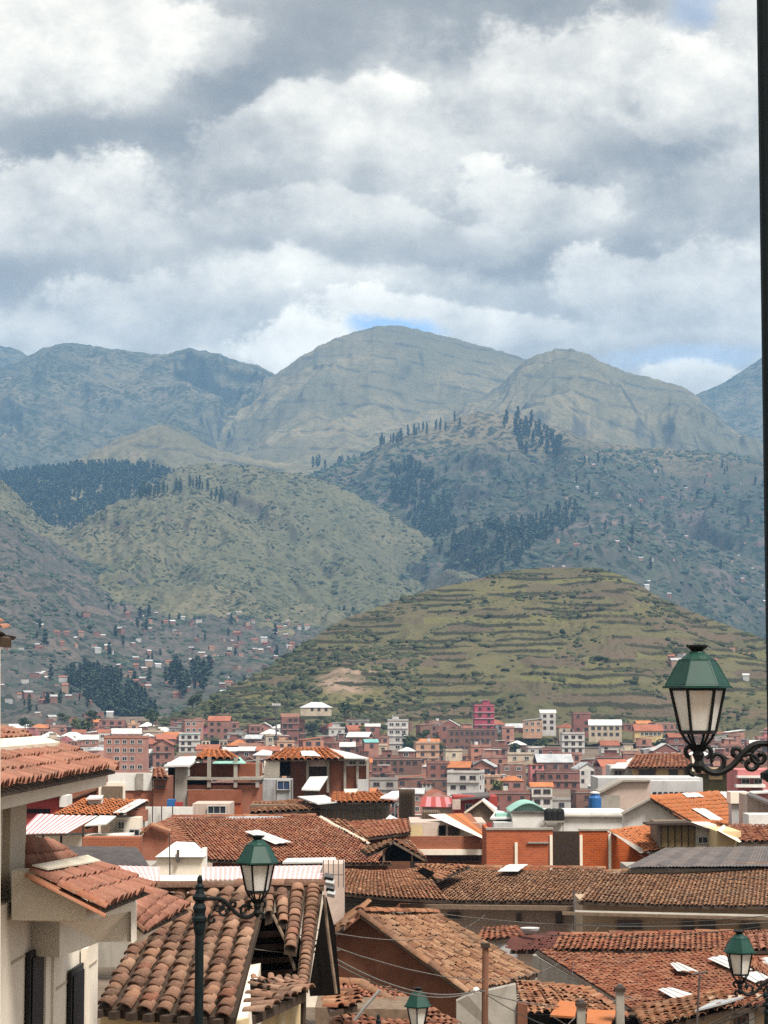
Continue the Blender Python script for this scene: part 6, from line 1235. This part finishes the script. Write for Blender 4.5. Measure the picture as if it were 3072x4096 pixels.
# ------------------------------------------------------------------ street lamps
def spiral(c, ax, up, r0, r1, a0, a1, n=22):
    return [c + ax * (math.cos(a0 + (a1 - a0) * k / n) * (r0 + (r1 - r0) * k / n)) + up * (math.sin(a0 + (a1 - a0) * k / n) * (r0 + (r1 - r0) * k / n)) for k in range(n + 1)]
def street_lamp(rim, s, side, yaw, reach, base_z, label, top=None, post_r=.055, arm=(1, 0, 0), drop=.45):
    """rim: middle of the roof's rim; side: +1 when the post stands to the right"""
    rim = V3(rim); ax = Vector(arm).normalized() * side; up = Vector((0, 0, 1)); st = rim - up * .565 * s; pc = rim + ax * reach * s; pc.z = rim.z
    o = empty('street_lamp', (pc.x, pc.y, base_z), label, 'street lamp', 'wrought iron street lamps')
    H = lambda R, z, k: rim + Vector((math.cos(yaw + k * math.pi / 3) * R * s, math.sin(yaw + k * math.pi / 3) * R * s, z * s))
    for k in range(6):
        slab('roof_panel', o, [H(.262, .005, k), H(.262, .005, k + 1), H(.147, .205, k + 1), H(.147, .205, k)], (0, 0, .012 * s), GREENP)
        slab('pane', o, [H(.212, -.02, k), H(.212, -.02, k + 1), H(.138, -.355, k + 1), H(.138, -.355, k)], ((rim - H(.2, 0, k + .5)).normalized() * .006), LGLASS)
        mb = MB(); mb.tube([H(.222, -.012, k), H(.145, -.365, k)], .0135 * s, 6); mb.build('frame_bar', IRON, o)
        mb = MB(); mb.tube([H(.262, .01, k), H(.149, .21, k)], .007 * s, 5); mb.build('roof_rib', GREENP, o)
        mb = MB(); mb.tube([H(.138, -.37, k), H(.105, -.43, k), H(.05, -.49, k)], [.013 * s, .011 * s, .013 * s], 5); mb.build('basket_bar', IRON, o)
    hexa = lambda m, R, z0, z1, R2=None: m.add([H(R, z0, k) for k in range(6)] + [H(R2 or R, z1, k) for k in range(6)], [(5, 4, 3, 2, 1, 0), tuple(range(6, 12))] + [(k, (k + 1) % 6, 6 + (k + 1) % 6, 6 + k) for k in range(6)])
    m = MB(); hexa(m, .285, -.014, .004); hexa(m, .270, .0045, .014, .262); m.build('rim', GREENP, o)
    m = MB(); hexa(m, .225, -.034, -.0145); m.build('top_ring', IRON, o); m = MB(); hexa(m, .150, -.385, -.355, .152); m.build('bottom_ring', IRON, o)
    m = MB(); hexa(m, .155, .205, .222, .150); m.lathe(rim, [(.135 * s, .222 * s), (.105 * s, .25 * s), (.068 * s, .275 * s), (.062 * s, .285 * s)], 12); m.build('crown', GREENP, o)
    m = MB(); m.lathe(rim, [(.045 * s, .285 * s), (.058 * s, .30 * s), (.088 * s, .322 * s), (.092 * s, .335 * s), (.03 * s, .34 * s)], 12); m.build('cap', IRON, o)
    m = MB(); m.lathe(rim, [(.02 * s, -.70 * s), (.045 * s, -.64 * s), (.03 * s, -.60 * s), (.05 * s, -.55 * s), (.035 * s, -.52 * s), (.06 * s, -.49 * s), (.04 * s, -.47 * s)], 8); m.build('socket', IRON, o)
    # arm: an S curve with scrolls between the socket and the post
    p = [st - up * .02 * s, st - up * .10 * s + ax * .05 * s, st - up * .135 * s + ax * .15 * s, st - up * .08 * s + ax * .27 * s, st + up * .03 * s + ax * .37 * s, st + up * .10 * s + ax * .48 * s, pc - up * .47 * s]
    q = []
    for i in range(len(p) - 1):
        a, b, c, d = p[max(i - 1, 0)], p[i], p[i + 1], p[min(i + 2, len(p) - 1)]
        for t in [x / 5. for x in range(5)]: q.append(.5 * ((2 * b) + (c - a) * t + (2 * a - 5 * b + 4 * c - d) * t * t + (3 * b - a - 3 * c + d) * t ** 3))
    m = MB(); m.tube(q + [p[-1]], .027 * s, 7); m.build('arm', IRON, o)
    for (c, r0, r1, a0, a1) in ((st + ax * .14 * s - up * .03 * s, .10, .02, -2.4, 3.6), (st + ax * .42 * s - up * .06 * s, .085, .018, 2.2, -4.4), (st + ax * .50 * s + up * .0 * s, .085, .02, 1.6, 8.0), (st + ax * .06 * s + up * .045 * s, .055, .014, -1.5, 3.4), (st - ax * .06 * s + up * .045 * s, .055, .014, 4.6, -.4), (st - ax * .045 * s - up * .10 * s, .05, .012, 4.9, -.6), (st + ax * .57 * s - up * .16 * s, .06, .012, 1.2, -4.2), (st + ax * .30 * s + up * .03 * s, .05, .012, -.4, 4.4)):
        m = MB(); m.tube(spiral(c, ax, up, r0 * s, r1 * s, a0, a1), [.020 * s] * 20 + [.024 * s, .028 * s, .030 * s], 6); m.build('scroll', IRON, o)
    for k in range(5):
        c = st + ax * (.22 + .07 * k) * s + up * (-.02 + .03 * math.sin(k * 2)) * s; m = MB(); m.add([c + ax * .035 * s, c + up * .02 * s + Vector((0, .012, 0)), c - ax * .03 * s + up * .012 * s, c - up * .02 * s - Vector((0, .012, 0))], [(0, 1, 2, 3), (3, 2, 1, 0)] if False else [(0, 1, 2, 3)]); m.prism([c + ax * .03 * s, c + up * .022 * s, c - ax * .03 * s, c - up * .022 * s], (0, .02 * s, 0)); m.build('leaf_ornament', IRON, o)
    tz = (top if top is not None else rim.z - drop)
    h0 = base_z
    m = MB(); m.lathe((pc.x, pc.y, 0), [(post_r * 2.2, h0 - .3), (post_r * 2.2, h0 + .35), (post_r * 1.5, h0 + .5), (post_r * 1.2, h0 + .9), (post_r, h0 + 1.3), (post_r * .95, tz - .45), (post_r * .9, tz)], 14); m.build('post', POST, o)
    if top is None:
        m = MB(); m.lathe((pc.x, pc.y, tz), [(post_r * .9, 0), (post_r * 1.5, .03), (post_r * 1.6, .06), (post_r, .09), (post_r * .8, .14), (post_r * 1.0, .17), (post_r * .5, .20), (post_r * .62, .235), (post_r * .5, .27), (.006, .29)], 12); m.build('finial', POST, o)
        m = MB(); m.lathe((pc.x, pc.y, tz), [(post_r * 1.05, -.34), (post_r * 1.3, -.28), (post_r * 1.35, -.2), (post_r * 1.2, -.12), (post_r * 1.5, -.06), (post_r * 1.0, -.01)], 14); m.build('collar', POST, o)
    m = MB(); m.lathe((pc.x, pc.y, rim.z - .72 * s), [(post_r * 1.05, -.05 * s), (post_r * 1.6, -.02 * s), (post_r * 1.6, .02 * s), (post_r * 1.05, .05 * s)], 14); m.build('bracket_collar', POST, o)
    return o
L1 = P(2790, 2746, 18.1)
street_lamp(L1, 1.0, 1, R(0), .66, -4.6, 'large green-roofed lantern on a scrolled iron bracket before the terraced hill', top=6.5, post_r=.10)
L2 = P(1030, 3448, 24.3); street_lamp(L2, .85, -1, R(14), .735, -6.3, 'green-roofed lantern on a dark post with finial before the barrel tile roof', post_r=.050, drop=.43)
L3 = P(2958, 3806, 36.5); street_lamp(L3, .99, 1, R(30), .46, -9.2, 'green-roofed lantern at the bottom right before the white sheets', drop=.9)
L4 = P(1671, 4022, 42); street_lamp(L4, .98, -1, R(25), .75, -10.3, 'smallest green-roofed lantern cut off by the bottom edge')
# ------------------------------------------------------------------ poles and cables
o = empty('wooden_pole', P(1940, 4100, 47), 'rusty brown pole with cable clamps before the concrete gable wall', 'pole'); mb = MB(); mb.tube([P(1938, 4250, 47), P(1942, 3790, 47)], [.075, .068], 10); mb.build('shaft', RUST, o); blockpx('cap', o, 1924, 3774, 1960, 3792, 46.9, .19, WOOD_D); mb = MB(); mb.lathe(P(1905, 3962, 46.8), [(.02, -.07), (.07, -.05), (.08, .0), (.06, .05), (.02, .07)], 10); mb.build('insulator', WHITE, o); mb = MB(); mb.tube([P(1905, 3962, 46.8), P(1940, 3966, 46.9)], .02, 6); mb.build('clamp_arm', TIN_D, o)
def cables():
    C = [((1200, 3740, 27), (2400, 3700, 88), 1.2, .012, 'thin cable crossing before the adobe gable', CABLE_L), ((1010, 3660, 27.5), (1940, 3660, 90), .6, .012, 'thin cable level with the lantern scrolls', CABLE_L), ((1330, 3830, 30), (1905, 3962, 47), .25, .02, 'pale cable bundle running down to the insulator on the brown pole', CABLE_L),
         ((1250, 3800, 29), (1925, 3958, 47), .35, .016, 'pale cable below the adobe gable, upper of the bundle', CABLE_L), ((1905, 3960, 47), (2520, 3985, 60), .3, .018, 'pale cable leaving the brown pole towards the stub chimneys', CABLE_L), ((1940, 3975, 47), (3072, 4010, 40), .8, .014, 'dark cable sagging along the bottom towards the right lantern', CABLE),
         ((1600, 3655, 70), (3100, 3700, 62), .5, .016, 'dark cable along the foot of the long cream house', CABLE), ((1500, 3640, 72), (3100, 3660, 60), .35, .016, 'dark cable along the ledge of the long cream house', CABLE), ((1640, 3636, 74), (3100, 3688, 58), .3, .02, 'pale cable along the ledge of the long cream house', CABLE_L),
         ((2240, 4100, 40), (3072, 3965, 38), .5, .016, 'dark cable rising from the bottom to the right lantern', CABLE), ((2480, 4100, 38), (3072, 3990, 36), .3, .013, 'dark cable just above the pale corner house', CABLE), ((2200, 4060, 42), (3072, 4040, 37), .6, .012, 'thin dark cable across the pale corner house', CABLE),
         ((1000, 3900, 28), (2300, 4070, 45), 1.2, .012, 'thin cable above the smallest lantern', CABLE_L), ((2300, 3600, 89), (2290, 3900, 66), .2, .014, 'cable dropping from the drain pipe of the long cream house', CABLE), ((2560, 3420, 100), (3100, 3500, 80), .5, .014, 'thin dark cable before the grey corrugated roof', CABLE), ((980, 3790, 27), (1360, 3800, 30), .05, .008, 'thin pale cable across the dark attic', CABLE_L)]
    for p0, p1, sag, rad, lab, m in C: cable(p0, p1, sag, rad, lab, m, 'overhead cables')
cables()
o = empty('antenna_post', P(2740, 4040, 44), 'crooked metal antenna post beside the bottom right lantern', 'antenna'); mb = MB(); mb.tube([P(2785, 4150, 44), P(2795, 3960, 44), P(2800, 3900, 44)], .022, 6); mb.build('post', TIN_D, o); mb = MB(); mb.tube([P(2770, 3898, 44), P(2830, 3886, 44)], .02, 6); mb.build('crossbar', TIN_D, o)
# ------------------------------------------------------------------ haze
def build_haze():
    mb = MB(); mb.box((0, 3940, 590), (13500, 8200, 1240 + 80))
    m = bpy.data.materials.new('valley_haze'); m.use_nodes = True; nt = m.node_tree; nt.nodes.clear()
    v = nt.nodes.new('ShaderNodeVolumePrincipled'); v.inputs['Color'].default_value = (*HAZE_COL, 1); v.inputs['Density'].default_value = HAZE_DENS
    v.inputs['Anisotropy'].default_value = .15
    o = nt.nodes.new('ShaderNodeOutputMaterial'); nt.links.new(v.outputs[0], o.inputs['Volume'])
    m.cycles.volume_sampling = 'DISTANCE'
    tag(mb.build('haze', m), 'thin blue air over the valley', kind='stuff')
HAZE_COL = (.30, .60, 1.0); HAZE_DENS = .9e-4
build_haze()
